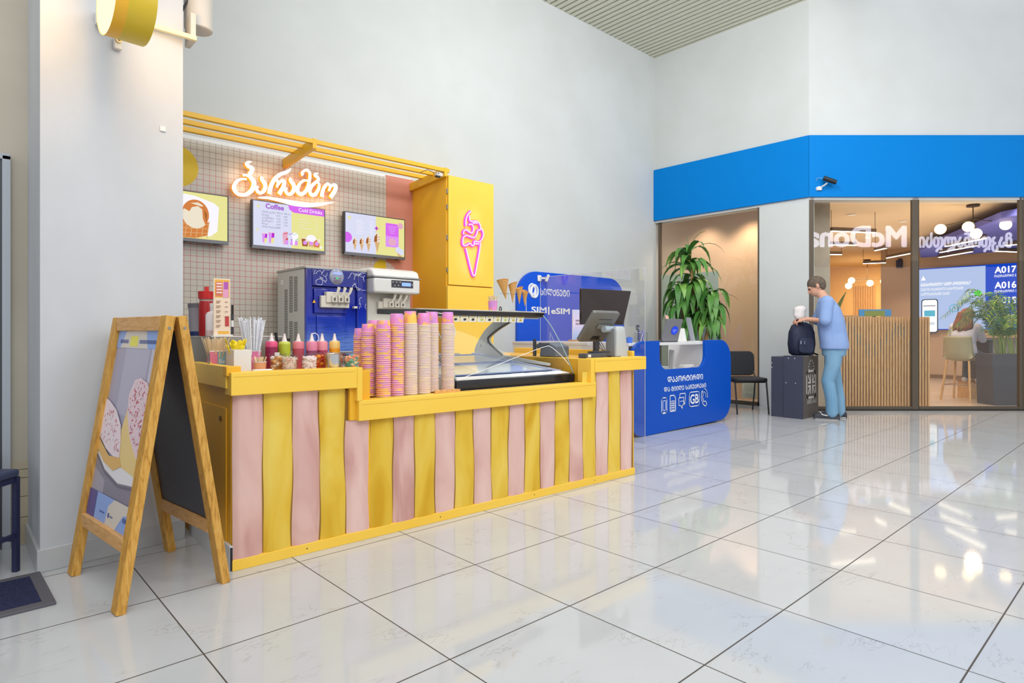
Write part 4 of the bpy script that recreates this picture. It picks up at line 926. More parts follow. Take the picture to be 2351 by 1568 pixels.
# ================================================================== TILL
t = thing('till_terminal', 'grey point of sale terminal seen from behind on the right end of the counter', 'till', (3.93, 3.07, .906), world=True)
TG = M('till_grey', '#6e6e6a', .4); TL = M('till_stand', '#b5b9b8', .4); TD = M('till_side', '#82888f', .4)
m = MB().lathe([(.001, 0), (.098, 0), (.09, .03), (.078, .2), (.07, .228), (.05, .238), (.001, .24)], c=(3.96, 3.06, .906), n=4); 
m = MB(); m.v = []
for z, a, b_ in ((.9065, .075, .06), (.94, .072, .056), (1.10, .06, .045), (1.135, .055, .042), (1.148, .043, .034)):
    for q in rrect(2 * a, 2 * b_, .02, 3): m.v.append(Vector((3.945 + q[0] , 3.05 + q[1], z)))
nq = len(rrect(1, 1, .1, 3))
for i in range(4):
    for j in range(nq): m.f.append([i * nq + j, i * nq + (j + 1) % nq, (i + 1) * nq + (j + 1) % nq, (i + 1) * nq + j]); m.m.append(0)
m.f.append(list(range(4 * nq, 5 * nq))); m.m.append(0)
m.build('stand', TL, t, ang=40)
MB().box(3.862, 3.874, 3.01, 3.10, .906, 1.13).build('stand_side', TD, t, bev=.008)
MB().cyl((3.80, 3.07, 1.125), (3.93, 3.07, 1.125), .026, n=20).build('hinge', M('hinge_blue_grey', '#aab8c4', .35), t)
# screen: width along x, leaning back; lower edge towards the staff side
sc0 = Vector((3.80, 3.135, 1.158)); su = Vector((1, .05, 0)).normalized(); sv = Vector((.0, -.60, .80)).normalized(); sn = su.cross(sv)
def slab(mb, c, u, v, w, h, d, r=.02, m=0):
    n_ = u.cross(v).normalized(); pts = [c + u * a + v * b_ for a, b_ in rrect(w, h, r, 4)]; return mb.prism(pts, n_ * d, m)
m = MB(); slab(m, sc0, su, sv, .335, .285, .034); o = m.build('screen_housing', TG, t, bev=.006)
bk = sn if sn.y < 0 else -sn
m = MB(); off = sc0 + bk * (.0355 if sn.y < 0 else .0015)
m.prism([off + su * a + sv * b_ for a, b_ in ((-.07, .075), (.10, .075), (.10, .081), (-.07, .081))], bk * .0008); m.build('vent_slot', DARK, o, smooth=False)
m = MB(); m.prism([off + su * a + sv * b_ for a, b_ in ((-.04, -.12), (.06, -.12), (.07, -.085), (-.03, -.085))], bk * .0008); m.build('port_recess', BLACK, o, smooth=False)
m = MB(); m.prism([off + su * a + sv * b_ for a, b_ in ((-.05, -.005), (.09, -.005), (.09, .03), (-.05, .03))], bk * .012); m.build('mount_plate', M('mount_grey', '#7f7f7b', .4), o, bev=.004, smooth=False)
m = MB()
for k in range(3): m.tube(crom([(3.83 + .012 * k, 3.17, 1.06), (3.80 + .03 * k, 3.12, .99), (3.85 + .01 * k, 3.10, .94), (3.80 + .05 * k, 3.08, .915)], 6), .0025, 6)
m.tube(crom([(3.84, 3.06, .913), (3.9, 3.0, .914), (3.87, 2.97, .913), (3.8, 3.0, .913)], 6), .0025, 6); m.build('cable', BLACK, t)
t = thing('customer_display', 'dark glossy display panel standing up behind the grey till', 'display', (4.08, 3.38, .906), world=True)
m = MB().prism([(3.80, 3.30, 1.165), (4.33, 3.28, 1.165), (4.40, 3.25, 1.458), (3.80, 3.30, 1.455)], (.0, .02, 0)); m.build('panel', M('dark_display', '#2d211d', .12), t, bev=.003, smooth=False)
MB().box(4.0, 4.05, 3.315, 3.345, .906, 1.2).build('pole', DARK, t, smooth=False); MB().box(3.95, 4.06, 3.27, 3.39, .904, .914).build('foot', DARK, t, smooth=False)
t = thing('receipt_printer', 'dark grey receipt printer left of the till', 'printer', (3.57, 3.39, .906), world=True)
m = MB(); m.prism([(3.50, 3.30, .907), (3.50, 3.30, .99), (3.50, 3.38, 1.02), (3.50, 3.46, 1.015), (3.50, 3.48, .907)], (.155, 0, 0)); 
m.build('body', M('printer_grey', '#626a76', .4), t, bev=.008, smooth=False)
m = MB().prism([(3.498, 3.36, 1.012), (3.498, 3.47, 1.018), (3.498, 3.50, .985), (3.498, 3.49, .965)], (-.012, 0, 0)); m.build('cover', M('printer_cover', '#4d525e', .4), t, smooth=False)
t = thing('card_reader', 'flat dark card reader with cables in front of the till', 'card reader', (3.63, 3.03, .906), world=True)
m = MB().prism([(3.50, 2.99, .907), (3.74, 2.985, .907), (3.74, 3.06, .907), (3.50, 3.07, .907)], (0, 0, .035)); m.build('body', M('reader_dark', '#4d5058', .4), t, bev=.006, smooth=False)
MB().box(3.515, 3.545, 2.982, 2.9895, .915, .935).build('sticker', WHITE, t, smooth=False)
MB().box(3.62, 3.82, 3.02, 3.08, .942, .955).build('keypad', DARK, t, bev=.003, smooth=False)
t = thing('tablet_stand', 'thin black tablet on a slanted stand at the left edge of the till counter', 'tablet', (3.55, 3.58, .906), world=True)
MB().box(3.545, 3.56, 3.57, 3.60, .9065, 1.045).build('tablet', M('tablet_dark', '#3a3f4a', .35), t, bev=.003, smooth=False); m = MB().bar((3.56, 3.57, 1.0), (3.66, 3.53, .911), .02, .006); m.build('leg', DARK, t, smooth=False)

# ================================================================== MACHINES
bc = thing('back_counter', 'pale grey counter under the ice cream machines by the tiled wall', 'counter', (2.6, 5.55, 0), world=True)
MB().box(1.25, 3.98, 5.22, 6.03, 0, .84).build('body', LGREY, bc, smooth=False); MB().box(1.22, 4.0, 5.15, 6.04, .84, .88).build('top', STEEL, bc, smooth=False, bev=.003)
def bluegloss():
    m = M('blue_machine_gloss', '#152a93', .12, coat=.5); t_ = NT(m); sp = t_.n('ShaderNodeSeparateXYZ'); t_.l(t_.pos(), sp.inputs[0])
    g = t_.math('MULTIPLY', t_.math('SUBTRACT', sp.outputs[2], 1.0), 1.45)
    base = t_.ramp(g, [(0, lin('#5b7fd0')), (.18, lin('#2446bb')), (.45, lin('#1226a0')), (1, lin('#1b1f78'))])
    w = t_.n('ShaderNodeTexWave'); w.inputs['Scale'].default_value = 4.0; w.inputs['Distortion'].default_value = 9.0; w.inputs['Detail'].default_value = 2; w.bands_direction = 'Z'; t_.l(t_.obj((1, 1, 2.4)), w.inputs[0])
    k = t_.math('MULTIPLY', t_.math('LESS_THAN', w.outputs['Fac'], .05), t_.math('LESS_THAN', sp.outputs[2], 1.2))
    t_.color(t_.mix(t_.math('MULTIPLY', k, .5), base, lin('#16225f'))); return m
BGL = bluegloss()
bm = thing('soft_serve_machine', 'glossy blue soft ice cream machine with three ivory levers', 'ice cream machine', (2.695, 5.63, .88), world=True)
MSIDE = M('machine_side', '#c9c8c2', .4)
MB().box(2.393, 2.998, 5.36, 5.96, .885, 1.675).build('body', MSIDE, bm, smooth=False, bev=.004)
MB().box(2.385, 3.005, 5.32, 5.965, 1.675, 1.695).build('top_plate', M('machine_top', '#b0aea8', .35, .4), bm, smooth=False, bev=.003)
m = MB().box(2.393, 2.45, 5.315, 5.36, .885, 1.675).box(2.90, 2.998, 5.315, 5.36, .885, 1.675).box(2.45, 2.90, 5.315, 5.36, 1.52, 1.675).box(2.45, 2.90, 5.345, 5.36, .885, 1.52)
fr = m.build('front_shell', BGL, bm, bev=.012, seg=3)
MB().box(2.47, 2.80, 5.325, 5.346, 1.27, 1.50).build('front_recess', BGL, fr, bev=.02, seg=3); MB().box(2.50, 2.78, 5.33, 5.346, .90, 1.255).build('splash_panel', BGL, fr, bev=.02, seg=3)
for (y0, y1, za, zb) in ((5.50, 5.575, 1.0, 1.62), (5.605, 5.68, .93, 1.62), (5.72, 5.79, 1.0, 1.50)):
    z = za; lv = MB()
    while z < zb:
        if not (1.20 < z < 1.28 and y0 < 5.7): lv.box(2.3915, 2.3932, y0, y1, z, z + .007)
        z += .0155
    lv.build('vent_slits', M('vent_dark', '#55544f', .6), bm, smooth=False)
MB().box(2.388, 2.3935, 5.83, 5.87, 1.55, 1.6).build('side_latch', WHITE, bm, smooth=False)
m = MB().lathe([(.0, .018), (.055, .014), (.068, .004), (.072, .0)], n=28, sy=1.05, cap=False)
for k in range(len(m.v)): v = m.v[k]; m.v[k] = Vector((2.686 + v.x, 5.314 - v.z, 1.615 + v.y))
cp = m.build('control_panel', M('panel_glass', '#9aa0b4', .1), bm)
MB().box(2.645, 2.727, 5.293, 5.300, 1.632, 1.652).build('display', M('panel_display', '#8fa0e8', .2, emit='#93a6ee', es=.5), cp, smooth=False)
MB().cyl((2.683, 5.299, 1.598), (2.683, 5.294, 1.598), .008, n=12).build('green_light', glow('led_green', '#2bea6b', 1.2), cp)
m = MB()
for i in range(3): m.box(2.65, 2.72, 5.2945, 5.2985, 1.575 - .012 * i + .004, 1.578 - .012 * i + .004)
m.box(2.65, 2.665, 5.2945, 5.2985, 1.592, 1.604).box(2.70, 2.72, 5.2945, 5.2985, 1.595, 1.60); m.build('button_marks', M('button_ink', '#7d5f74', .4), cp, smooth=False)
R = random.Random(11); sq = MB()
def squig(x0, x1, z0, z1, n):
    for i in range(n):
        x = R.uniform(x0, x1); z = R.uniform(z0, z1); pts = [(x, z)]
        a = R.uniform(0, 6.28)
        for k in range(R.randint(2, 5)):
            a += R.uniform(-1.3, 1.3); d = R.uniform(.012, .03); x = min(max(x + d * math.cos(a), x0), x1); z = min(max(z + d * math.sin(a), z0), z1); pts.append((x, z))
        if len(set(pts)) > 2: sq.tube([(a_, 5.3125, b_) for a_, b_ in pts], .0022, 5)
squig(2.46, 2.59, 1.53, 1.665, 9); squig(2.78, 2.985, 1.50, 1.665, 11); squig(2.92, 2.985, 1.3, 1.5, 4)
sq.build('white_splash_print', M('splash_white', '#dfe2f4', .3), fr)
def dispenser(parent, x0, x1, z0, z1, yf, sc=1.0):
    w = x1 - x0
    hd = MB().box(x0 + .16 * w, x1 - .02 * w, yf - .055, yf, z0 + .25 * (z1 - z0), z1 - .03).box(x0, x1, yf - .04, yf, z0, z0 + .62 * (z1 - z0)).build('dispensing_head', IVORY, parent, bev=.006, smooth=False)
    for i in range(3):
        x = x0 + w * (.42 + .22 * i)
        MB().box(x - .028, x + .022, yf - .08, yf - .04, z0 + .28 * (z1 - z0), z0 + .62 * (z1 - z0)).build('valve', IVORY, hd, bev=.004, smooth=False)
        MB().tube([(x - .01, yf - .075, z0 + .5 * (z1 - z0)), (x + .018, yf - .095, z1 - .03), (x + .028, yf - .10, z1 + .012)], [.008, .012, .015], 10).build('lever', M('lever_ivory', '#e6e1d4', .4), hd)
        MB().box(x - .014, x + .004, yf - .084, yf - .079, z0 + .36 * (z1 - z0), z0 + .52 * (z1 - z0)).build('spring', M('spring_dark', '#5e5a55', .4), hd, smooth=False)
    m_ = MB()
    for i in range(3):
        x = x0 + w * (.42 + .22 * i); m_.tube([(x - .018, yf - .0565, z0 + .16 * (z1 - z0)), (x - .012, yf - .0565, z0 + .2 * (z1 - z0)), (x - .005, yf - .0565, z0 + .15 * (z1 - z0)), (x + .004, yf - .0565, z0 + .19 * (z1 - z0)), (x + .012, yf - .0565, z0 + .16 * (z1 - z0))], .0014, 4)
    m_.build('scribble', DARK, hd)
dispenser(bm, 2.52, 2.80, 1.325, 1.50, 5.325)
m = MB().prism([(2.455, 5.3235, 1.366), (2.487, 5.3235, 1.366), (2.471, 5.3235, 1.397)], (0, -.001, 0)); m.build('warning_triangle', M('warn_yellow', '#f2b01e', .4), bm, smooth=False)
MB().box(2.85, 2.885, 5.29, 5.325, 1.325, 1.345).build('switch', IVORY, bm, smooth=False)
MB().box(2.50, 2.80, 5.22, 5.33, .905, .925).build('drip_tray', STEEL, bm, bev=.004, smooth=False)
# white machine
wm = thing('soft_serve_machine', 'smaller white soft ice cream machine with a small blue display', 'ice cream machine', (3.28, 5.55, .88), world=True)
WMP = M('machine_white', '#d8d8d5', .35)
MB().box(3.03, 3.52, 5.36, 5.95, .885, 1.48).build('body', M('machine_cream', '#cbc8be', .4), wm, smooth=False, bev=.006)
m = MB().prism([(3.0245, 5.40, .89), (3.0245, 5.94, .89), (3.0245, 5.94, 1.46), (3.0245, 5.48, 1.46), (3.0245, 5.40, 1.36)], (-.016, 0, 0)); sp_ = m.build('side_panel', M('machine_side_grey', '#8f8f90', .4), wm, smooth=False)
for z0 in (1.02, 1.16, 1.29):
    m = MB()
    for k in range(7): m.box(3.007, 3.0084, 5.5, 5.8, z0 + .0145 * k, z0 + .0145 * k + .006)
    m.build('vent_slits', DARK, sp_, smooth=False)
m = MB(); m.prism([(3.01, 5.20, 1.478), (3.01, 5.20, 1.625), (3.01, 5.95, 1.64), (3.01, 5.95, 1.478)], (.525, 0, 0)); hd = m.build('upper_housing', WMP, wm, bev=.02, seg=3)
m = MB(); m.prism([(3.01, 5.20, 1.632), (3.01, 5.235, 1.70), (3.01, 5.30, 1.722), (3.01, 5.95, 1.735), (3.01, 5.95, 1.645)], (.525, 0, 0)); m.build('lid', M('machine_lid', '#e3e2de', .35), wm, bev=.022, seg=3)
MB().box(3.0, 3.545, 5.195, 5.955, 1.626, 1.633).build('lid_seam', GREY, wm, smooth=False, bev=.002)
MB().box(3.20, 3.447, 5.1955, 5.2, 1.537, 1.606).build('control_strip', M('strip_dark', '#3b3a44', .3), hd, smooth=False)
MB().box(3.315, 3.418, 5.193, 5.196, 1.552, 1.587).build('lcd', M('lcd_blue', '#7fa2e6', .3, emit='#7fa6f2', es=.55), hd, smooth=False)
m = MB()
for x, z in ((3.215, 1.588), (3.255, 1.588), (3.235, 1.555), (3.277, 1.557), (3.295, 1.59), (3.435, 1.57)): MB().box(x - .006, x + .006, 5.193, 5.196, z - .005, z + .005).build('button', M('button_pale', '#b9b6b0', .4), hd, smooth=False)
dispenser(wm, 3.13, 3.43, 1.30, 1.465, 5.36)
MB().box(3.03, 3.52, 5.22, 5.36, .885, 1.30 - .12).build('lower_front', M('machine_cream2', '#d3cfc4', .4), wm, bev=.006, smooth=False)
# ================================================================== PHONE DESK
PW = M('print_white', '#e9ecf0', .5)
dk_ = thing('phone_desk', 'rounded glossy blue phone counter with white lettering and a clear notch window', 'desk', (6.23, 3.85, 0), world=True)
def desk_outline():
    o = []
    def arc(cx, cz, r, a0, a1, n=8):
        for i in range(n + 1):
            a = math.radians(lerp(a0, a1, i / n)); o.append((cx + r * math.cos(a), cz + r * math.sin(a)))
    arc(5.18 + .25, .25, .25, 180, 270); arc(7.285 - .25, .27, .25, 270, 360); arc(7.285 - .25, 1.005 - .25, .25, 0, 90)
    o.append((6.665, 1.005)); arc(6.665 - .14, .69 + .14, .14, 0, -90); arc(5.726 + .14, .69 + .14, .14, -90, -180); o.append((5.726, 1.005))
    arc(5.18 + .25, 1.005 - .25, .25, 90, 180); return o
DO = desk_outline()
m = MB().prism([(x, 3.85, z) for x, z in DO], (0, .035, 0)); m.build('front_panel', BLUED, dk_, smooth=False, bev=.006, seg=3)
# curved underside returning inwards behind the lower edge
m = MB()
prof = [(3.885, .30), (3.885, .02), (3.95, .004), (4.35, .004), (4.35, .3)]
m.prism([(5.45, y, z) for y, z in prof], (1.6, 0, 0)); m.build('plinth', M('desk_blue_base', '#0a3aa6', .35), dk_, smooth=False)
m = MB().prism([(5.73, 3.868, z) for z in (1.0,)] + [(5.73, 3.868, .80), (5.80, 3.868, .71), (5.87, 3.868, .695), (6.52, 3.868, .695), (6.60, 3.868, .72), (6.66, 3.868, .80), (6.66, 3.868, 1.0)], (0, .008, 0)); m.build('notch_window', GLASS, dk_, smooth=False)
DWH = M('desk_white', '#e6e4e6', .35)
MB().box(5.22, 7.2, 3.887, 4.19, .955, .985).box(5.22, 5.72, 4.19, 4.42, .955, .985).box(6.70, 7.2, 4.19, 4.42, .955, .985).box(5.20, 5.95, 4.42, 5.65, .955, .985).build('top', DWH, dk_, smooth=False, bev=.003)
MB().box(5.205, 5.235, 3.9, 5.64, 0.0, .954).box(5.235, 5.7, 5.60, 5.64, 0, .954).box(5.7, 6.85, 4.62, 4.64, .1, .90).box(5.705, 5.72, 3.9, 4.38, .5, .95).box(6.70, 6.715, 3.9, 4.38, .5, .95).build('carcass', DWH, dk_, smooth=False)
MB().box(5.72, 6.70, 3.9, 4.62, .655, .67).build('shelf', DWH, dk_, smooth=False)
m = MB(); P = Plane2(m, (0, 3.8496, 0), (1, 0, 0), (0, 0, 1))
P.text('ᲓᲐᲞᲝᲠᲢᲘᲠᲓᲘ', .085, 5.875, .546, 0, .016, wid=.735); P.text('ᲓᲐ ᲛᲘᲘᲦᲔ ᲡᲐᲩᲣᲥᲠᲔᲑᲘ', .068, 5.805, .446, 0, .014, wid=.875)
m.build('lettering', PW, dk_, smooth=False); m = MB(); P = Plane2(m, (0, 3.8496, 0), (1, 0, 0), (0, 0, 1))
def outl(pts, w=.009, closed=True): P.line(pts, w, 0, closed)
def at(o, q): return [(o[0] + x, o[1] + z) for x, z in q]
outl(at((5.809, .297), rrect(.098, .17, .02, 3)), .011); outl(at((5.809, .297), rrect(.05, .105, .003, 1)), .007); P.line([(5.79, .221), (5.828, .221)], .008, 0)
outl(at((5.976, .307), [(-.055, -.085), (.055, -.085), (.055, .055), (.025, .09), (-.055, .09)]), .011); outl(at((5.976, .285), rrect(.07, .1, .003, 1)), .007)
for z in (.26, .285, .31): P.line([(5.95, z), (6.0, z)], .008, 0)
P.line([(5.976, .24), (5.976, .33)], .008, 0)
outl(at((6.145, .315), [(-.055, -.04), (-.02, -.04), (.02, -.085), (.015, -.04), (.045, -.04), (.05, .045), (-.055, .045)]), .009)
outl([(6.11, .36), (6.11, .405), (6.225, .405), (6.225, .32), (6.215, .32), (6.215, .275), (6.185, .315)], .009, False)
P.bars([(6.115, .315, 6.127, .325), (6.14, .315, 6.152, .325), (6.165, .315, 6.177, .325)], 0)
outl(at((6.415, .325), rrect(.215, .165, .03, 3)), .010); P.text('GB', .15, 6.327, .275, 0, .02, wid=.175)
outl([(6.57, .395), (6.595, .41), (6.61, .36), (6.59, .335), (6.625, .275), (6.66, .285), (6.69, .25), (6.66, .22), (6.605, .25), (6.565, .32)], .010)
P.line([(6.62 + .05 * math.cos(a), .335 + .06 * math.sin(a)) for a in [1.4 - .25 * i for i in range(7)]], .009, 0); P.line([(6.62 + .085 * math.cos(a), .335 + .1 * math.sin(a)) for a in [1.4 - .25 * i for i in range(7)]], .009, 0)
m.build('icon_row', PW, dk_, smooth=False)
for i, (x0, y0, lab) in enumerate(((5.86, 4.1, 'leftmost'), (6.28, 4.05, 'middle'), (6.38, 4.15, 'rightmost'))):
    t = thing('paper_roll', '%s grey paper roll standing on the shelf behind the clear notch window' % lab, 'paper roll', (x0, y0, .670), 0, 'rolls behind the notch window'); MB().cyl((0, 0, 0), (.01, 0, .22 if i else .12), .016, n=12).build('roll', M('roll_grey', '#b9b9b6', .6), t)
t = thing('paper_stack', 'loose stack of white paper on the shelf behind the clear notch window', 'paper', (6.50, 4.0, .670), .2)
for k in range(4): MB().box(-.11, .11, -.08, .08, .012 * k, .012 * k + .01).build('sheet', CARD, t, smooth=False).rotation_euler = (0, 0, .12 * k)
t = thing('white_mug', 'white mug behind the upper left of the clear notch window', 'mug', (5.90, 4.2, .670), 0); MB().lathe([(.001, .0), (.038, 0), (.042, .1), (.039, .1), (.036, .005), (.001, .005)], n=18).build('cup', WHITE, t); MB().tube([(.04, 0, .085), (.065, 0, .075), (.065, 0, .03), (.04, 0, .02)], .005, 6).build('handle', GREY, t)
# blue back board on the wall
bb = thing('phone_backboard', 'big rounded blue wall board with a white swirl logo and lettering', 'sign board', (6.83, 6.06, 0.9), world=True)
o = []
def arc2(cx, cz, r, a0, a1, n=10):
    for i in range(n + 1):
        a = math.radians(lerp(a0, a1, i / n)); o.append((cx + r * math.cos(a), cz + r * math.sin(a)))
o += [(5.67, .3), (8.0, .3)]; arc2(8.0 - .36, 1.935 - .36, .36, 0, 90); arc2(5.67 + .36, 1.935 - .36, .36, 90, 180)
MB().prism([(x, 6.045, z) for x, z in o], (0, .045, 0)).build('board', M('board_blue', '#0053d6', .3, spec=.3), bb, smooth=False, bev=.004)
m = MB(); P = Plane2(m, (0, 6.0445, 0), (1, 0, 0), (0, 0, 1), .0006)
P.text('ᲡᲘᲚᲥᲜᲔᲢᲘ', .125, 6.10, 1.615, 0, .018, wid=.60); m.build('lettering', PW, bb, smooth=False); m = MB(); P = Plane2(m, (0, 6.0445, 0), (1, 0, 0), (0, 0, 1), .0006)
P.text('SIM', .115, 5.93, 1.368, 0, .03, wid=.29); P.bars([(6.255, 1.345, 6.28, 1.455)], 0); P.text('eSIM', .115, 6.32, 1.36, 0, .03, wid=.38)
m.build('lettering', PW, bb, smooth=False)
m = MB()
for a0, cx, cz, rx, rz in ((0, 5.935, 1.685, .062, .072), (1, 5.985, 1.66, .062, .085), (2, 5.955, 1.655, .05, .075)): m.tube([(cx + rx * math.cos(a), 6.040, cz + rz * math.sin(a)) for a in [i * .33 + a0 for i in range(19)]], .014, 6, True)
m.build('swirl_logo', PW, bb)
t = thing('wall_bracket', 'white wall bracket with a slanted arm above the swirl logo', 'bracket', (6.10, 6.045, 1.845), world=True)
MB().box(6.035, 6.105, 6.02, 6.045, 1.80, 1.885).build('plate', WHITE, t, bev=.01); MB().bar((6.10, 6.03, 1.845), (6.15, 5.99, 1.845), .015, .02).build('arm', WHITE, t, smooth=False); MB().bar((6.145, 5.98, 1.80), (6.20, 5.98, 1.895), .03, .03).build('head', WHITE, t, bev=.004, smooth=False)
t = thing('acrylic_screen', 'tall clear acrylic screen standing along the left side of the phone desk', 'screen', (5.08, 4.33, 0), world=True)
MB().box(5.10, 5.106, 3.60, 5.06, 0.0, 1.735).build('sheet', ACRYL, t, smooth=False)
m = MB()
for y in (3.603, 5.057): m.tube([(5.103, y, .0), (5.103, y, 1.735)], .003, 6)
m.tube([(5.103, 3.603, 1.735), (5.103, 5.057, 1.735)], .0025, 6); m.build('edge', M('acrylic_edge', '#c3ccd6', .2), t)
# things on the phone desk
DT = .9855
t = thing('laptop', 'open grey laptop with a round blue sticker on its lid', 'laptop', (6.12, 3.985, DT), math.radians(-14))
MB().box(-.125, .125, .0, .20, 0, .014).build('base', DARK, t, bev=.003, smooth=False)
m = MB().prism([(-.125, -.0, .012), (.125, -.0, .012), (.135, -.075, .262), (-.115, -.075, .262)], (0, .008, .002)); lid = m.build('lid', M('laptop_grey', '#75757a', .4), t, bev=.002, smooth=False)
n_ = Vector((0, -.9578, -.2873)); m = MB(); P = Plane2(m, Vector((.02, -.0385, .135)) + n_ * .002, (1, 0, 0), (0, -.2873, .9578)); P.poly(circ(.02, 0, .052, 20), 0); P.bars([(-.01, .0, .05, .008), (.0, -.02, .03, -.012)], 1)
m.build('round_sticker', [M('sticker_blue', '#1e45e6', .4), M('sticker_pale', '#8fb0ff', .4)], lid, smooth=False)
t = thing('tablet_holder', 'thin white sheet leaning upright right of the laptop', 'display holder', (6.78, 4.08, DT), math.radians(-14)); MB().bar((0, 0, 0), (-.10, -.02, .29), .006, .07, up=(0, 1, 0)).build('sheet', M('tablet_back', '#aeb3bb', .3), t, smooth=False); MB().box(-.03, .06, -.05, .05, 0, .008).build('foot', WHITE, t, smooth=False)
t = thing('tent_card', 'white folded tent card just behind the laptop', 'tent card', (6.62, 4.10, DT), 0); MB().prism([(-.05, 0, 0), (.05, 0, 0), (0.0, 0, .16)], (0, .06, 0)).build('card', WHITE, t, smooth=False)
t = thing('paper_flag', 'small salmon slip of paper sticking up behind the laptop', 'paper slip', (6.33, 4.12, DT), 0); MB().prism([(-.02, 0, 0), (.0, 0, 0), (-.02, 0, .30), (-.09, 0, .32), (-.08, 0, .27), (-.03, 0, .25)], (0, .004, 0)).build('slip', M('salmon_paper', '#e8b8a0', .6), t, smooth=False)
t = thing('pen_tray', 'clear acrylic pen holder with scissors on the left corner of the phone desk', 'pen holder', (5.58, 4.0, DT), .2)
for x0 in (-.05, .06): MB().box(x0 - .045, x0 + .045, -.04, .04, 0, .11).build('compartment', CLEARCUP, t, smooth=False)
m = MB().tube([(-.095, -.04, .0), (-.02, -.04, .11), (-.095, -.04, .11), (-.095, .04, .11), (.105, .04, .11), (.03, -.04, .0)], .003, 5); m.build('edge', M('tray_edge', '#dcdff2', .25), t)
m = MB()
for dx in (-.03, .01): m.tube([(-.06 + dx + .018 * math.cos(a), 0, .165 + .025 * math.sin(a)) for a in [i * .6 for i in range(10)]], .004, 6)
m.tube([(-.06, 0, .02), (-.055, 0, .14)], .005, 6); m.build('scissors', BLACK, t)
for k, (x, c) in enumerate(((-.02, '#4a4aa8'), (.05, '#6a52b8'), (.08, '#8a86c8'))): MB().tube([(x, .0, .01), (x + .02, .01, .13)], .005, 6).build('pen', M('pen_' + c[1:], c, .4), t)
t = thing('blue_tape', 'small bright blue tape roll on the left corner of the phone desk', 'tape roll', (5.36, 3.985, DT), 0); MB().lathe([(.034, 0), (.036, .055), (.03, .06), (.012, .06), (.012, .0)], n=20).build('roll', M('tape_blue', '#1f6be0', .3), t); MB().lathe([(.0, .058), (.02, .066)], n=14).build('core', M('tape_core', '#7fb2f2', .3), t)
t = thing('poster_stand', 'upright pastel poster in a stand left of the till', 'poster stand', (5.79, 5.06, DT), math.radians(-6))
MB().box(-.10, .16, -.09, .09, 0, .022).build('base', M('tan_wood_base', '#d2a07a', .5), t, smooth=False); MB().box(-.115, .115, -.005, .005, .02, .39).build('board', CARD, t, smooth=False)
m = MB(); P = Plane2(m, (-.115, -.0056, .02), (1, 0, 0), (0, 0, 1)); 
for i in range(12): P.rect(0, .37 * i / 12, .23, .37 * (i + 1) / 12, i)
P.text('ᲒᲐᲓᲛᲝᲘᲢᲐᲜᲔ', .03, .045, .225, 12, .02, wid=.14); P.text('ᲨᲔᲜᲘ ᲜᲝᲛᲔᲠᲘ', .03, .045, .185, 12, .02, wid=.15)
def mixh(a, b, t_): return '#%02x%02x%02x' % tuple(int(lerp(int(a[i:i + 2], 16), int(b[i:i + 2], 16), t_)) for i in (1, 3, 5))
PG = [mixh('#8fb4ea', '#dccdec', i / 6) if i < 6 else mixh('#dccdec', '#c3cbf0', (i - 6) / 5) for i in range(12)]
m.build('print', [M('poster_%d' % i, c, .5) for i, c in enumerate(PG)] + [M('poster_ink', '#6a6290', .5)], t, smooth=False)
t = thing('clear_wedge', 'small clear wedge sign holder on the white end of the phone desk', 'sign holder', (5.55, 5.3, DT), 0); MB().tube([(-.03, 0, .0), (-.03, 0, .11), (.04, 0, .0)], .004, 5, True).build('frame', M('wedge_edge', '#a9c4ee', .2), t)
t = thing('cable_bundle', 'black cable lying on the left corner of the phone desk', 'cable', (5.88, 3.97, DT), 0); m = MB().tube(crom([(-.10, 0, .006), (-.04, .03, .006), (.02, -.02, .03), (.06, .0, .006), (.03, .03, .006)], 5), .005, 6); m.build('cable', BLACK, t)

# ------------------------------------------------------------------ potted plant
pl = thing('corn_plant', 'tall drooping green corn plant behind the blue phone desk', 'plant', (8.12, 4.86, 0), world=True)
LEAF = mottled('corn_leaf', '#5b8f3c', '#3d742f', 6, .42, spec=.4); LEAF2 = M('corn_leaf_light', '#7aa84e', .4); LEAFB = M('leaf_dry', '#6e6a40', .6)
MB().lathe([(.001, 0), (.15, 0), (.19, .36), (.20, .38), (.17, .38), (.16, .33), (.001, .33)], c=(8.12, 4.86, 0), n=24).build('pot', M('pot_grey', '#5c5d62', .5), pl)
canes = [[(8.16, 4.88, .33), (8.2, 4.80, .9), (8.12, 4.86, 1.5), (8.08, 4.93, 2.3)], [(8.10, 4.84, .33), (8.16, 4.68, 1.1), (8.20, 4.62, 1.6)], [(8.12, 4.9, .33), (8.06, 4.98, 1.1), (8.0, 5.05, 1.75)]]
for c in canes: MB().tube(crom(c, 6), [.032 - .012 * i / 18 for i in range(19)], 8).build('cane', M('cane_tan', '#b08a55', .7), pl)
R = random.Random(5); m = MB()
def leaf(base, az, up, L, W, droop, mi):
    n = 7; p = Vector(base); d = Vector((math.cos(az) * math.cos(up), math.sin(az) * math.cos(up), math.sin(up))); side = Vector((-math.sin(az), math.cos(az), 0)); b = len(m.v); tw = R.uniform(-.5, .5)
    for i in range(n):
        t_ = i / (n - 1); w = W * math.sin(math.pi * min(t_ * .92 + .08, 1) ** .8) if i < n - 1 else .002
        s_ = (side + d.cross(side) * tw * t_).normalized(); up_ = d.cross(s_)
        m.v += [p - s_ * w, p + up_ * (-.25 * w), p + s_ * w]; p = p + d * (L / (n - 1)); d = (d + Vector((0, 0, -droop * (.35 + t_)))).normalized()
    for i in range(n - 1):
        a = b + 3 * i; m.f += [[a, a + 1, a + 4, a + 3], [a + 1, a + 2, a + 5, a + 4]]; m.m += [mi, mi]
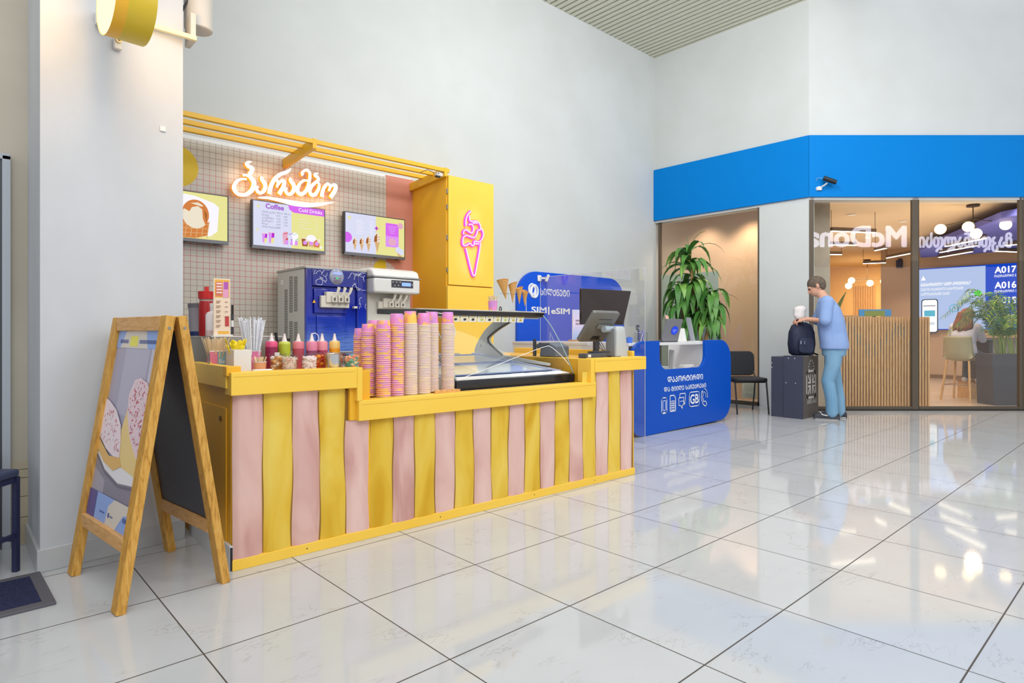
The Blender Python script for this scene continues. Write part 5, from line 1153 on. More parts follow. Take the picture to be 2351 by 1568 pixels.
def crown(path, z0, z1, n, Lr, Wr):
    P_ = crom(path, 10)
    for i in range(n):
        zt = lerp(z0, z1, (i + R.random()) / n); q = min(P_, key=lambda p: abs(p.z - zt)); hi = zt > 1.95; leaf((q.x, q.y, zt), R.uniform(0, 6.283), R.uniform(.3, .9) if hi else R.uniform(.0, .5), R.uniform(*Lr) * (1.12 if hi else 1), R.uniform(*Wr), R.uniform(.6, 1.1) if hi else R.uniform(1.0, 1.9), 1 if R.random() < .15 else 0)
crown(canes[0], 1.55, 2.3, 60, (.42, .56), (.042, .058)); crown(canes[1], 1.15, 1.72, 40, (.40, .54), (.042, .056)); crown(canes[2], 1.2, 1.85, 38, (.40, .54), (.042, .056)); crown(canes[0], 1.25, 1.6, 16, (.38, .5), (.04, .052))
leaf((8.08, 4.93, 2.34), 2.0, 1.45, .22, .035, .05, 1); leaf((8.08, 4.93, 2.34), -.8, 1.1, .36, .024, .32, 0); leaf((8.1, 4.9, 2.3), -.9, .6, .55, .02, .55, 2); leaf((8.18, 4.64, 1.6), -.9, .4, .5, .014, .5, 2)
m.build('foliage', [LEAF, LEAF2, LEAFB], pl, ang=80)

# ------------------------------------------------------------------ visitor chair
ch = thing('visitor_chair', 'black four-legged visitor chair between the blue desk and the dark stand', 'chair', (8.12, 4.08, 0), math.radians(-40))
def pad(m_, w, d, th, cz, y0, tilt=0):
    q = rrect(w, d, .06, 5); return m_
m = MB().prism([(x, y - .01, .435) for x, y in rrect(.46, .44, .08, 5)], (0, 0, .045)); m.build('seat', BLK, ch, bev=.015, seg=3)
m = MB(); bq = rrect(.46, .34, .08, 5); m.prism([(x, .215 + .10 * (z + .145) * .8, .66 + z) for x, z in bq], (0, .03, .0)); m.build('backrest', BLK, ch, bev=.012, seg=3)
LEGM = M('chair_leg_black', '#1b1b1f', .4)
for sx in (-.215, .215):
    MB().tube(crom([(sx, -.24, 0), (sx, -.17, .40), (sx, -.14, .428), (sx * .98, .15, .428)], 5), .011, 8).build('leg', LEGM, ch)
    MB().tube(crom([(sx, .26, 0), (sx * .98, .17, .43), (sx * .95, .235, .56), (sx * .9, .262, .72)], 5), .011, 8).build('leg', LEGM, ch)
MB().tube([(-.21, -.13, .42), (.21, -.13, .42)], .009, 6).tube([(-.21, .16, .42), (.21, .16, .42)], .009, 6).build('seat_frame', LEGM, ch)

# ------------------------------------------------------------------ dark stand with bag emblem
bx = thing('charging_stand', 'waist-high dark grey stand box with a white bag emblem', 'stand', (8.22, 3.45, 0), world=True)
BXM = M('stand_charcoal', '#3d4050', .45); BXF = M('stand_front', '#5e5752', .45)
MB().box(7.985, 8.455, 3.26, 3.66, 0, .782).build('body', BXM, bx, smooth=False, bev=.002)
MB().box(7.985, 8.46, 3.25, 3.262, 0, .79).build('front_board', BXF, bx, smooth=False)
MB().box(7.972, 7.987, 3.25, 3.49, 0, .796).build('side_board', BXM, bx, smooth=False)
m = MB()
for y, z in ((3.43, .765), (3.35, .765), (3.46, .45), (3.34, .45), (3.65, .70), (3.65, .64)): MB().cyl((7.9715 if y < 3.5 else 7.984, y, z), (7.975 if y < 3.5 else 7.986, y, z), .006, n=8).build('screw_cap', WHITE, bx, smooth=False)
m = MB(); P = Plane2(m, (8.07, 3.2495, .24), (1, 0, 0), (0, 0, 1)); 
P.line([(x + .16, z + .19) for x, z in rrect(.28, .34, .04, 4)], .026, 0, True); P.line([(.09, .37)] + [(.16 + .075 * math.cos(a), .40 + .10 * math.sin(a)) for a in [3.14 - .39 * i for i in range(9)]] + [(.235, .37)], .02, 0)
for sx in (-1, 1):
    for sz in (-1, 1):
        P.line([(.16 + sx * .028, .19 + sz * .02), (.16 + sx * .028, .19 + sz * .115)], .024, 0); P.line([(.16 + sx * .028, .19 + sz * .02), (.16 + sx * .095, .19 + sz * .025)], .024, 0); P.line([(.16 + sx * .045, .19 + sz * .04), (.16 + sx * .095, .19 + sz * .115)], .024, 0)
P.text('ᲡᲘᲗᲘ ᲞᲐᲠᲙᲘ', .075, .02, -.055, 0, .015, wid=.29)
m.build('emblem', M('emblem_white', '#c9c6bd', .5), bx, smooth=False)
# backpack on the stand
bp = thing('backpack', 'dark navy backpack standing on the charcoal stand', 'backpack', (8.20, 3.36, .797), math.radians(-40))
BPM = mottled('backpack_navy', '#1d2136', '#262b44', 9, .65, bump=.2)
m = MB(); secs = []
for z, w, d in ((.0, .11, .075), (.03, .15, .095), (.15, .165, .105), (.30, .155, .095), (.39, .12, .075), (.43, .06, .045)):
    secs.append([(x, y, z) for x, y in rrect(w * 2, d * 2, min(w, d) * .8, 4)])
nq = len(secs[0])
for s_ in secs: m.v += [Vector(p) for p in s_]
for i in range(len(secs) - 1):
    for j in range(nq): m.f.append([i * nq + j, i * nq + (j + 1) % nq, (i + 1) * nq + (j + 1) % nq, (i + 1) * nq + j]); m.m.append(0)
m.f.append(list(range(nq))[::-1]); m.f.append([(len(secs) - 1) * nq + j for j in range(nq)]); m.m += [0, 0]
m.build('bag', BPM, bp, ang=60)
m = MB().prism([(x, -.10, .13 + z) for x, z in rrect(.2, .2, .05, 4)], (0, -.04, 0)); m.build('front_pocket', BPM, bp, bev=.015, seg=3)
MB().tube(crom([(-.05, .05, .41), (-.03, .06, .47), (.03, .06, .47), (.05, .05, .41)], 4), .008, 6).build('top_handle', BLK, bp)
MB().tube(crom([(.08, .08, .36), (.16, .13, .22), (.17, .05, .05), (.19, -.05, .01)], 6), .012, 6).build('strap', BLK, bp)
MB().box(-.085, -.075, -.142, -.139, .15, .19).box(-.035, -.03, -.142, -.139, .15, .19).build('buckle', M('buckle_grey', '#9aa0b0', .4), bp, smooth=False)
# camera on the fascia
fc = thing('bullet_camera', 'black bullet security camera with a white mount on the blue fascia', 'security camera', tuple(S(.12, -.04, 3.10)), SALL)
MB().lathe([(.0, -.03), (.035, -.03), (.045, .0), (.03, .02), (.0, .03)], n=16).build('mount', WHITE, fc)
MB().tube([(0, -.02, .0), (.05, -.06, .03), (.08, -.07, .055)], .012, 8).build('arm', M('cam_arm', '#b9bfc6', .4), fc)
m = MB().cyl((.03, -.07, .125), (.185, -.10, .06), .032, n=16); m.build('housing', BLACK, fc); MB().cyl((.186, -.10, .0595), (.192, -.1012, .057), .026, n=16).build('lens', DARK, fc)
MB().tube([(.03, -.05, .13), (-.03, -.01, .14), (-.04, 0, .10)], .003, 5).build('cable', M('cam_cable', '#9fb6cc', .5), fc)
# marks on the upper wall
# ================================================================== LEFT FOREGROUND
af = thing('sandwich_board', 'wooden A-frame sandwich board with a pastry poster and a blackboard back', 'sandwich board', (.677, 3.15, 0), math.radians(6.5))
HB, HT, ZT = .205, .022, 1.17
def lp(side, y, z): return Vector((side * lerp(HB, HT, z / ZT), y, z))
for side in (-1, 1):
    fr = MB(); 
    for y in (-.298, .298): MB().bar(lp(side, y, 0), lp(side, y, ZT), .036, .064, up=(0, 1, 0)).build('leg', WOOD, af, bev=.003, smooth=False)
    MB().bar(lp(side, -.266, ZT - .03), lp(side, .266, ZT - .03), .034, .062).build('top_rail', WOODL, af, bev=.003, smooth=False)
    MB().bar(lp(side, -.266, .25), lp(side, .266, .25), .034, .058).build('lower_rail', WOODL, af, bev=.003, smooth=False)
u_ = Vector((0, -1, 0)); v_ = (lp(-1, 0, 1) - lp(-1, 0, 0)).normalized()
o_ = lp(-1, .266, .278) + Vector((.004, 0, 0)); Hh = (ZT - .06 - .278) / v_.z; Wd = .532
MB().prism([o_, o_ + u_ * Wd, o_ + u_ * Wd + v_ * Hh, o_ + v_ * Hh], Vector((.006, 0, 0))).build('poster_board', M('poster_backing', '#8f8aa0', .4), af, smooth=False)
AC = dict(lav='#aaa6bb', lav2='#b9b4c8', pale='#c9c4d2', blue='#93aee6', cream='#dcd2c6', yel='#efe45a', ic='#ecd0d8', icl='#f3e0e6', dough='#e6b76a', dough2='#efd08c', red='#d0546a', plate='#ece8ea', gry='#8f8896', gry2='#a9a3b0', pur='#5b4f8f', ink='#5a6ba6', dk='#76707f', brn='#9a6a4e')
AM = [M('poster_art_' + k, c, .4) for k, c in AC.items()]; ai = {k: i for i, k in enumerate(AC)}
m = MB(); P = Plane2(m, o_ + Vector((-.001, 0, 0)), u_, v_); W_, H_ = Wd, Hh
P.rect(0, 0, W_, H_, ai['lav']); P.rect(W_ * .25, H_ * .55, W_ * .8, H_, ai['lav2']); P.rect(W_ * .84, H_ * .3, W_, H_, ai['pale'])
P.rect(0, H_ * .905, W_, H_, ai['blue']); P.poly([(W_ * .1, H_ * .905), (W_ * .2, H_), (W_ * .66, H_), (W_ * .74, H_ * .905)], ai['cream']); P.rect(W_ * .32, H_ * .915, W_ * .5, H_ * .97, ai['yel'])
P.bars([(W_ * .08 + .012 * i, H_ * .93, W_ * .08 + .012 * i + .008, H_ * .95) for i in range(9)] + [(W_ * .54 + .012 * i, H_ * .93, W_ * .54 + .012 * i + .008, H_ * .95) for i in range(18)], ai['ink'])
P.poly([(0, 0), (W_, 0), (W_, H_ * .26), (W_ * .5, H_ * .24), (0, H_ * .34)], ai['gry']); P.poly([(0, H_ * .25), (W_ * .3, H_ * .2), (W_ * .3, H_ * .12), (0, H_ * .12)], ai['gry2'])
P.poly([(0, H_ * .33), (W_ * .25, H_ * .255), (W_ * .6, H_ * .215), (W_, H_ * .235), (W_, H_ * .30), (W_ * .75, H_ * .33)], ai['plate']); P.poly([(0, H_ * .315), (W_ * .25, H_ * .245), (W_ * .6, H_ * .205), (W_, H_ * .225), (W_, H_ * .215), (W_ * .6, H_ * .195), (W_ * .25, H_ * .235), (0, H_ * .305)], ai['dk'])
P.poly([(W_ * .56, H_ * .30), (W_, H_ * .27), (W_, H_ * .60), (W_ * .75, H_ * .66), (W_ * .55, H_ * .6), (W_ * .48, H_ * .48)], ai['dough2'])
P.poly([(W_ * .60, H_ * .74), (W_ * .72, H_ * .755), (W_ * .88, H_ * .735), (W_, H_ * .67), (W_, H_ * .33), (W_ * .88, H_ * .37), (W_ * .7, H_ * .45), (W_ * .56, H_ * .56), (W_ * .52, H_ * .66)], ai['ic'])
P.poly([(0, H_ * .40), (W_ * .3, H_ * .33), (W_ * .55, H_ * .34), (W_ * .62, H_ * .30), (W_ * .45, H_ * .265), (W_ * .2, H_ * .29), (0, H_ * .345)], ai['dough'])
P.poly([(0, H_ * .62), (W_ * .1, H_ * .61), (W_ * .3, H_ * .57), (W_ * .46, H_ * .50), (W_ * .52, H_ * .42), (W_ * .55, H_ * .34), (W_ * .4, H_ * .335), (W_ * .2, H_ * .36), (0, H_ * .415)], ai['icl'])
R = random.Random(4)
def inpoly(x, y, p):
    c = False
    for i in range(len(p)):
        (x1, y1), (x2, y2) = p[i], p[i - 1]
        if (y1 > y) != (y2 > y) and x < (x2 - x1) * (y - y1) / (y2 - y1) + x1: c = not c
    return c
PA = [(W_ * .60, H_ * .74), (W_ * .72, H_ * .75), (W_ * .88, H_ * .73), (W_ * .98, H_ * .66), (W_ * .98, H_ * .36), (W_ * .7, H_ * .47), (W_ * .55, H_ * .6)]
PB = [(0.01, H_ * .61), (W_ * .28, H_ * .57), (W_ * .45, H_ * .49), (W_ * .51, H_ * .36), (W_ * .2, H_ * .37), (0.01, H_ * .42)]
P.k += 1
for _ in range(700):
    x = R.uniform(0, W_); y = R.uniform(H_ * .3, H_ * .76)
    if inpoly(x, y, PA) or inpoly(x, y, PB):
        a = R.uniform(0, 3.14); l = R.uniform(.006, .012); w = .0032; c = Vector((x, y)); d = Vector((math.cos(a), math.sin(a))) * l; q = Vector((-d.y, d.x)).normalized() * w
        P.same([tuple(c - d), tuple(c - q), tuple(c + d), tuple(c + q)], ai['red'] if R.random() < .45 else ai['plate'])
P.rect(0, 0, W_, H_ * .135, ai['blue']); P.poly([(W_ * .48, 0), (W_ * .5, H_ * .09), (W_ * .62, H_ * .135), (W_, H_ * .135), (W_, H_ * .1), (W_ * .85, H_ * .08), (W_ * .72, 0)], ai['cream']); P.rect(0, 0, W_ * .2, H_ * .135, ai['pur'])
P.bars([(W_ * .32, H_ * .045, W_ * .44, H_ * .053)], ai['ink']); P.poly(circ(W_ * .54, H_ * .05, .011, 12), ai['ink']); P.bars([(W_ * .58, H_ * .046, W_ * .64, H_ * .052), (W_ * .86, H_ * .055, W_ * .93, H_ * .075)], ai['ink']); P.poly(circ(W_ * .965, H_ * .10, .014, 12), ai['red'])
m.build('poster', AM, af, smooth=False)
o2 = lp(1, -.266, .278); 
MB().prism([o2, lp(1, .266, .278), lp(1, .266, ZT - .06), lp(1, -.266, ZT - .06)], Vector((-.006, 0, 0))).build('blackboard', mottled('blackboard', '#33333c', '#2a2a36', 3, .28), af, smooth=False)
m = MB()
for y in (-.285, -.31):
    for s_ in (-1, 1): q = lp(s_, y, 1.12); m.cyl((q.x, -.331, q.z), (q.x, -.3325, q.z), .006, n=10)
m.build('hinge_screw', CHROME, af, smooth=False)
MB().box(-.01, .01, -.25, -.20, ZT - .004, ZT + .003).build('hinge', STEEL, af, smooth=False)

# round light box on the pillar
rl = thing('round_light', 'yellow drum lamp glowing white at both faces on the pillar', 'wall lamp', (.60, 3.17, 2.56), math.radians(4))
YD = M('drum_yellow', '#d9ba2e', .4); YD2 = M('drum_orange', '#f0b62e', .4)
m = MB()
def ring(x, r, n=44): return [Vector((x, r * math.cos(2 * math.pi * i / n), r * math.sin(2 * math.pi * i / n))) for i in range(n)]
xs = [(-.078, .160, 1), (-.030, .160, 0), (.078, .160, 0)]
for x, r, _ in xs: m.v += ring(x, r)
for i in range(2):
    for j in range(44): m.f.append([i * 44 + j, i * 44 + (j + 1) % 44, (i + 1) * 44 + (j + 1) % 44, (i + 1) * 44 + j]); m.m.append(xs[i][2])
m.build('drum', [YD, YD2], rl, ang=60)
m = MB()
for x in (-.077, .077): m.f.append(list(range(len(m.v), len(m.v) + 44))); m.m.append(0); m.v += ring(x, .158)
m.build('diffuser', glow('lamp_face', '#ffefc8', 1.3), rl, smooth=False)
MB().box(-.03, .03, .155, .40, .03, .09).build('wall_bracket', WHITE, rl, smooth=False)
for x, tx in ((.505, -1.0), (.70, 2.0)):
    l = lamp_area('round_light_glow', (x, 3.17, 2.57), (tx, 3.45, 2.2), .26, 4.6, (1, .60, .22))
t = thing('sensor', 'small white round-eyed sensor under the round lamp on the pillar', 'sensor', (.636, 3.58, 2.50), math.radians(6.8))
MB().box(-.017, .017, -.022, .004, 0, .055).build('box', IVORY, t, bev=.003, smooth=False); MB().cyl((0, -.022, .042), (0, -.03, .042), .014, n=16).build('ring', M('brass_ring', '#b9a36a', .4, .5), t); MB().cyl((0, -.03, .042), (0, -.031, .042), .005, n=10).build('eye', BLACK, t)
t = thing('wall_tag', 'tiny white square tag stuck on the pillar', 'tag', (.845, 3.612, 2.15), math.radians(6.8)); MB().box(-.014, .014, -.008, .0, 0, .026).build('tag', WHITE, t, bev=.002, smooth=False)
sp = thing('cylinder_spotlight', 'white cylinder spotlight hanging on an arm at the pillar corner', 'spotlight', (1.05, 3.72, 2.78), world=True)
SPW = M('spot_white', '#cfc8be', .45)
MB().lathe([(.0, 2.78), (.066, 2.78), (.072, 2.785), (.072, 3.3), (.0, 3.3)], c=(1.05, 3.72, 0), n=32).build('cylinder', SPW, sp)
MB().box(.78, 1.0, 3.57, 3.595, 2.66, 2.685).build('arm', M('arm_cream', '#f0e2b8', .5), sp, smooth=False, bev=.003); MB().box(.975, 1.0, 3.59, 3.70, 2.66, 2.81).build('arm_end', SPW, sp, smooth=False)
MB().tube([(.9, 3.65, 2.7), (.97, 3.69, 2.88), (1.0, 3.69, 2.95)], .006, 6).build('cable', BLACK, sp)
# mat and stools
mt = thing('door_mat', 'dark navy door mat with a grey rubber edge by the pillar', 'mat', (-.33, 3.30, 0), math.radians(1.5))
MATC = mottled('mat_pile', '#1c2140', '#2b3157', 160, .95, bump=.6, detail=2, lo=.42, hi=.6)
MB().box(-.64, .628, -.18, .19, 0.002, .010).build('pile', MATC, mt, smooth=False)
m = MB(); RB = M('mat_rubber', '#5d5c62', .7)
for q in ([(-.66, -.225), (.664, -.225), (.622, -.178), (-.64, -.178)], [(.664, -.225), (.664, .222), (.622, .186), (.622, -.178)], [(.664, .222), (-.66, .222), (-.64, .186), (.622, .186)]): m.prism([(x, y, .0005) for x, y in q], (0, 0, .011))
m.build('border', RB, mt, smooth=False, bev=.002)
def stool(x, y, rz, half, z, lab):
    t = thing('stool', lab, 'stool', (x, y, 0), rz, 'low stools left of the pillar'); h = half
    MB().prism([(a, b, z - .035) for a, b in rrect(2 * h, 2 * h, .02, 3)], (0, 0, .035)).build('seat', M('stool_vinyl', '#3a4160', .4), t, bev=.01, seg=3)
    for sx in (-1, 1):
        for sy in (-1, 1): q = h - .014; MB().box(sx * q - .011, sx * q + .011, sy * q - .011, sy * q + .011, 0, z - .035).build('leg', NAVY, t, smooth=False)
    m = MB()
    for s_ in (-1, 1): q = h - .014; m.box(-q, q, s_ * q - .008, s_ * q + .008, .16, .178).box(s_ * q - .008, s_ * q + .008, -q, q, .14, .158).box(-q, q, s_ * q - .007, s_ * q + .007, z - .06, z - .036).box(s_ * q - .007, s_ * q + .007, -q, q, z - .06, z - .036)
    m.build('stretcher', NAVY, t, smooth=False)
stool(.088, 3.635, math.radians(45 + 4), .128, .472, 'nearer low stool with a dark vinyl seat beside the pillar')
stool(.055, 3.93, math.radians(45), .105, .50, 'farther low dark stool close to the beige wall')
# ================================================================== INSIDE THE SHOP
GLOBE = glow('globe_glow', '#ffe2a8', 4.0); BRASSD = M('dark_bronze', '#4d4238', .4, .5); LINE = glow('linear_led', '#fff1d8', 7.0)
def chandelier(loc, arms, label, stem, gr):
    t = thing('globe_chandelier', label, 'chandelier', loc, world=True)
    x, y, z = loc; top = Vector((x, y, z + stem)); hub = Vector((x, y, z))
    MB().cyl(top, top - Vector((0, 0, .03)), .09, n=24).build('canopy', BRASSD, t); MB().tube([top, hub], .008, 8).build('stem', BRASSD, t)
    for p in arms:
        p = Vector(p); MB().tube([hub, p], .007, 8).build('arm', BRASSD, t); MB().ball(p - Vector((0, 0, gr * .55)), gr, n=18).build('globe', GLOBE, t)
    lamp_point('chandelier_light', (x, y, z - .3), 14, WARM, .1)
chandelier((12.135, 2.284, 2.90), [(11.75, 2.638, 2.79), (12.078, 2.336, 2.83), (12.171, 2.251, 2.72), (12.519, 1.93, 2.86)], 'bronze chandelier with four glowing globes near the right glass', .235, .082)
chandelier((19.2, 6.05, 2.6), [(18.9, 6.36, 2.60), (18.85, 6.42, 2.45), (19.2, 5.98, 2.52), (19.6, 5.75, 2.58)], 'farther globe chandelier in the yellow-lit back room', .53, .09)
for k, (a, b) in enumerate(((( 14.56, 3.18), (13.82, 2.42)), ((15.58, 3.5), (14.86, 2.74)), ((16.59, 3.75), (15.91, 3.01)), ((16.19, 2.65), (16.7, 2.37)), ((15.28, 2.36), (15.23, 2.16)), ((10.93, 3.99), (11.65, 3.55)), ((12.63, 4.64), (13.06, 4.32)), ((14.2, 5.22), (14.43, 5.06)), ((15.86, 4.59), (15.27, 3.93)), ((14.22, 4.33), (13.98, 4.06)), ((16.72, 5.36), (16.92, 4.92)))):
    z = 2.785; t = thing('linear_light', '%s' % ['longest slanted white light line over the queue screen', 'middle slanted white light line over the queue screen', 'lowest slanted white light line over the queue screen', 'short light line at the far right of the shop ceiling', 'stubby light line right of the chandelier', 'long level light line nearest the left shop window edge', 'second level light line at the left shop window edge', 'shortest level light line at the left shop window edge', 'long slanted light line left of the middle window post', 'short slanted light line left of the middle window post', 'light line over the yellow back room opening'][k], 'ceiling light', ((a[0] + b[0]) / 2, (a[1] + b[1]) / 2, z), world=True)
    MB().bar((a[0], a[1], z + .035), (b[0], b[1], z + .035), .06, .06).build('housing', M('light_housing', '#6b5a4a', .5), t, smooth=False)
    MB().bar((a[0], a[1], z), (b[0], b[1], z), .04, .012).build('diffuser', LINE, t, smooth=False)
    m = MB()
    for q in (a, b): m.tube([(q[0], q[1], z + .06), (q[0], q[1], 2.858 if k < 5 else 3.136)], .004, 5)
    m.build('wire', BRASSD, t)
for k, q in enumerate(((11.6, 3.9), (13.0, 3.5), (12.2, 4.6), (14.6, 4.6))):
    t = thing('downlight', ['round downlight nearest the left glass pane', 'round downlight left of the middle window post', 'round downlight above the slatted screen', 'round downlight deep in the left of the shop ceiling'][k], 'downlight', (q[0], q[1], 3.125), 0); MB().lathe([(.05, .0), (.075, .0), (.075, .014)], n=24).build('trim', WHITE, t); MB().lathe([(.0, .003), (.05, .003)], n=20).build('lens', GLOBE, t)
# queue screen
qs = thing('queue_screen', 'large wall screen listing queue numbers A017 A016 A015 beside a pale advert', 'screen', (17.3, 3.38, 1.15), world=True)
QX = 17.27; QY0, QY1, QZ0, QZ1, QS = 2.43, 4.33, 1.15, 2.61, 3.02
QY0 = 1.9
MB().box(QX, 17.33, QY0, QY1, QZ0, QZ1).build('panel', BLACK, qs, smooth=False)
QM = [glow('queue_pale', '#b9cdf8', .95), glow('queue_blue', '#0d49d8', .9), glow('queue_white', '#ffffff', 1.1), glow('queue_ink', '#22304f', .8), glow('queue_green', '#5ff24a', .9), glow('queue_teal', '#5fc3e0', .9), glow('queue_grey', '#dfe6f4', .95)]
m = MB(); P = Plane2(m, (QX - .002, QY1, QZ0), (0, -1, 0), (0, 0, 1), .001); W_ = QY1 - QY0; H_ = QZ1 - QZ0; sx = QY1 - QS
P.rect(0, 0, W_, H_, 1); P.rect(0.02, 0.02, sx, H_ - .02, 0)
P.poly([(.06, H_ - .28), (.16, H_ - .28), (.11, H_ - .17)], 2)
P.text('ᲒᲐᲜᲐᲮᲝᲠᲪᲘᲔᲚᲔ “ᲐᲕᲢᲝ ᲞᲝᲠᲢᲘᲠᲔᲑᲐ”', .095, .06, H_ - .42, 2, .03, wid=.98, shear=.2); P.text('ᲣᲙᲕᲔ ᲓᲐ ᲘᲡᲐᲠᲒᲔᲑᲚᲔ ᲡᲘᲐᲮᲚᲔᲔᲑᲘᲗ', .085, .06, H_ - .53, 2, .008, wid=.84, shear=.2); P.text('ᲐᲞᲚᲘᲙᲐᲪᲘᲐᲨᲘ ᲣᲙᲕᲔ', .085, .06, H_ - .64, 2, .008, wid=.58, shear=.2)
P.poly([(.07 + x + .17, .33 + y + .0) for x, y in rrect(.34, .8, .06, 4)], 3); P.poly([(.07 + x + .17, .33 + y) for x, y in rrect(.30, .76, .05, 4)], 2); P.rect(.13, .32, .35, .46, 5); P.rect(.14, .12, .34, .18, 6); P.bars([(.11, .56, .36, .575)], 3)
P.line([(.72 + .085 * math.cos(a), .50 + .085 * math.sin(a)) for a in [i * .35 for i in range(18)]], .016, 5, True); P.text('P', .10, .695, .465, 5, .02); P.poly(circ(1.17, .83, .07, 16), 4)
for i, (a, b) in enumerate((('A017', 'ᲝᲞᲔᲠᲐᲢᲝᲠᲘ 3'), ('A016', 'ᲝᲞᲔᲠᲐᲢᲝᲠᲘ 1'), ('A015', 'ᲝᲞᲔᲠᲐᲢᲝᲠᲘ 2'), ('A014', 'ᲝᲞᲔᲠᲐᲢᲝᲠᲘ 4'))):
    P.text(a, .20, sx + .17, H_ - .20 - .34 * i, 2, .03, wid=.37); P.text(b, .075, sx + .16, H_ - .295 - .34 * i, 2, .015, wid=.38)
m.build('picture', QM, qs, smooth=False)
t = thing('wall_speaker', 'small dark box camera high on the beige wall left of the queue screen', 'camera', (17.31, 4.72, 2.78), 0); MB().box(-.10, .0, -.06, .06, -.11, .08).build('box', M('speaker_navy', '#26294e', .5), t, smooth=False); MB().box(-.01, .018, -.04, .04, .05, .12).build('mount', DARK, t, smooth=False)
# slatted screen near the glass
sl_ = thing('slatted_screen', 'waist-high screen of upright oak slats with dark inserts just inside the glass', 'partition', tuple(S(1.27, .37, 0)), SALL)
x = -.64; k = 0; R = random.Random(2)
while x < .645:
    MB().box(x, x + .022, -.02, .02, 0.02, 1.32).build('slat', SLAT, sl_, smooth=False)
    x += .0425; k += 1
m = MB().box(-.64, .665, .02, .03, 0.05, .085).box(-.64, .665, .02, .03, .62, .655).box(-.64, .665, .02, .03, 1.24, 1.275).build('rear_rail', SLAT, sl_, smooth=False)
m = MB(); x = -.64 + .022
while x < .62:
    z0 = .86 + .16 * math.sin(x * 9) + R.uniform(-.06, .06); m.box(x, x + .0205, -.004, .004, z0, z0 + .17)
    x += .0425 * R.choice((1, 1, 2))
m.build('dark_insert', M('insert_blue_grey', '#48525e', .5), sl_, smooth=False)
MB().box(-.63, .65, .06, .08, .02, 1.22).build('inner_board', M('inner_brown', '#6e5233', .6), sl_, smooth=False)
t = thing('counter_tablet', 'small blue framed tablet standing at the top of the slatted screen', 'tablet', tuple(S(1.235, .52, 1.0)), SALL)
MB().box(-.235, .235, .0, .02, .335, .435).build('frame', M('tablet_blue', '#3d94d8', .4), t, smooth=False); MB().box(-.16, .14, -.003, .0, .335, .415).build('screen', M('tablet_pic', '#6e7a32', .4, emit='#7f8a2a', es=.35), t, smooth=False)
MB().box(-.02, .02, .02, .04, -1.0, .40).build('post', DARK, t, smooth=False); MB().box(-.12, .12, -.05, .1, -.996, -.98).build('foot', DARK, t, smooth=False)
# back room dressing
t = thing('slat_wall_panel', 'oak slat panel with a framed niche in the yellow-lit back room', 'wall panel', (21.28, 6.75, 1.5), world=True)
for i in range(9): MB().box(21.24, 21.295, 6.48 + .07 * i, 6.51 + .07 * i, 1.55, 2.55).build('slat', SLAT, t, smooth=False)
t = thing('low_partition', 'pale low partition in front of the back room', 'partition', (16.2, 5.9, 0), 0); MB().box(-.04, .04, -1.0, 1.6, 0, 1.5).build('panel', M('pale_partition', '#e9d3b0', .6), t, smooth=False)
t = thing('potted_leaf_plant', 'small green leafy plant behind the pale low partition', 'plant', (17.2, 6.4, 0), 0)
MB().lathe([(.0, 0), (.16, 0), (.2, .9), (.0, .9)], n=18).build('pot', M('pot_white', '#d9cfc0', .5), t)
m = MB()
def simple_leaf(mm, base, tip, w, bend=.1):
    b_ = Vector(base); t_ = Vector(tip); d = (t_ - b_); s_ = d.cross(Vector((0.3, 1, .2))).normalized(); i0 = len(mm.v); n = 6
    for i in range(n + 1):
        u = i / n; c = b_ + d * u + Vector((0, 0, bend * math.sin(math.pi * u))); ww = w * math.sin(math.pi * min(.06 + u * .92, 1)); mm.v += [c - s_ * ww, c + s_ * ww]
    for i in range(n): a = i0 + 2 * i; mm.f.append([a, a + 1, a + 3, a + 2]); mm.m.append(0)
for tip in ((-.3, .55, 2.2), (.1, -.45, 2.15), (-.2, .2, 2.0), (.25, .35, 2.0), (-.1, -.2, 1.8)): simple_leaf(m, (0, 0, .9), tip, .09)
m.build('foliage', M('leaf_green', '#6b9a3c', .5), t)
# bar stool
LST = Vector(S(3.10, 1.32, 0)); 
bs = thing('bar_stool', 'pale olive shell bar stool with oak legs behind the right glass', 'bar stool', tuple(LST), math.radians(78))
OLV = M('olive_shell', '#a9a587', .45)
m = MB(); n = 18; rows = 9
prof = [(-.20, .655), (-.10, .645), (.05, .645), (.14, .655), (.195, .70), (.215, .78), (.225, .90), (.235, 1.0), (.237, 1.03)]
for y, z in prof:
    for j in range(n + 1):
        u = 2 * j / n - 1; w = .215 if z < .7 else lerp(.215, .19, (z - .7) / .33); m.v.append(Vector((u * w, y - (.10 * u * u if z > .69 else 0), z + .05 * abs(u) ** 3 * (1 if z < .69 else 0))))
for i in range(rows - 1):
    for j in range(n): a = i * (n + 1) + j; m.f.append([a, a + 1, a + n + 2, a + n + 1]); m.m.append(0)
sh = m.build('shell', OLV, bs, ang=70); so = sh.modifiers.new('solid', 'SOLIDIFY'); so.thickness = .014; so.offset = -1
for sx in (-1, 1):
    for y0, y1 in ((-.21, -.14), (.22, .13)): MB().bar((sx * .21, y0, 0), (sx * .155, y1, .645), .03, .03).build('leg', SLAT, bs, bev=.006)
m = MB(); 
for s_ in (-1, 1): m.tube([(-.19, s_ * .19, .25), (.19, s_ * .19, .25)], .007, 6).tube([(s_ * .19, -.19, .25), (s_ * .19, .19, .25)], .007, 6)
m.build('footrest', CHROME, bs)
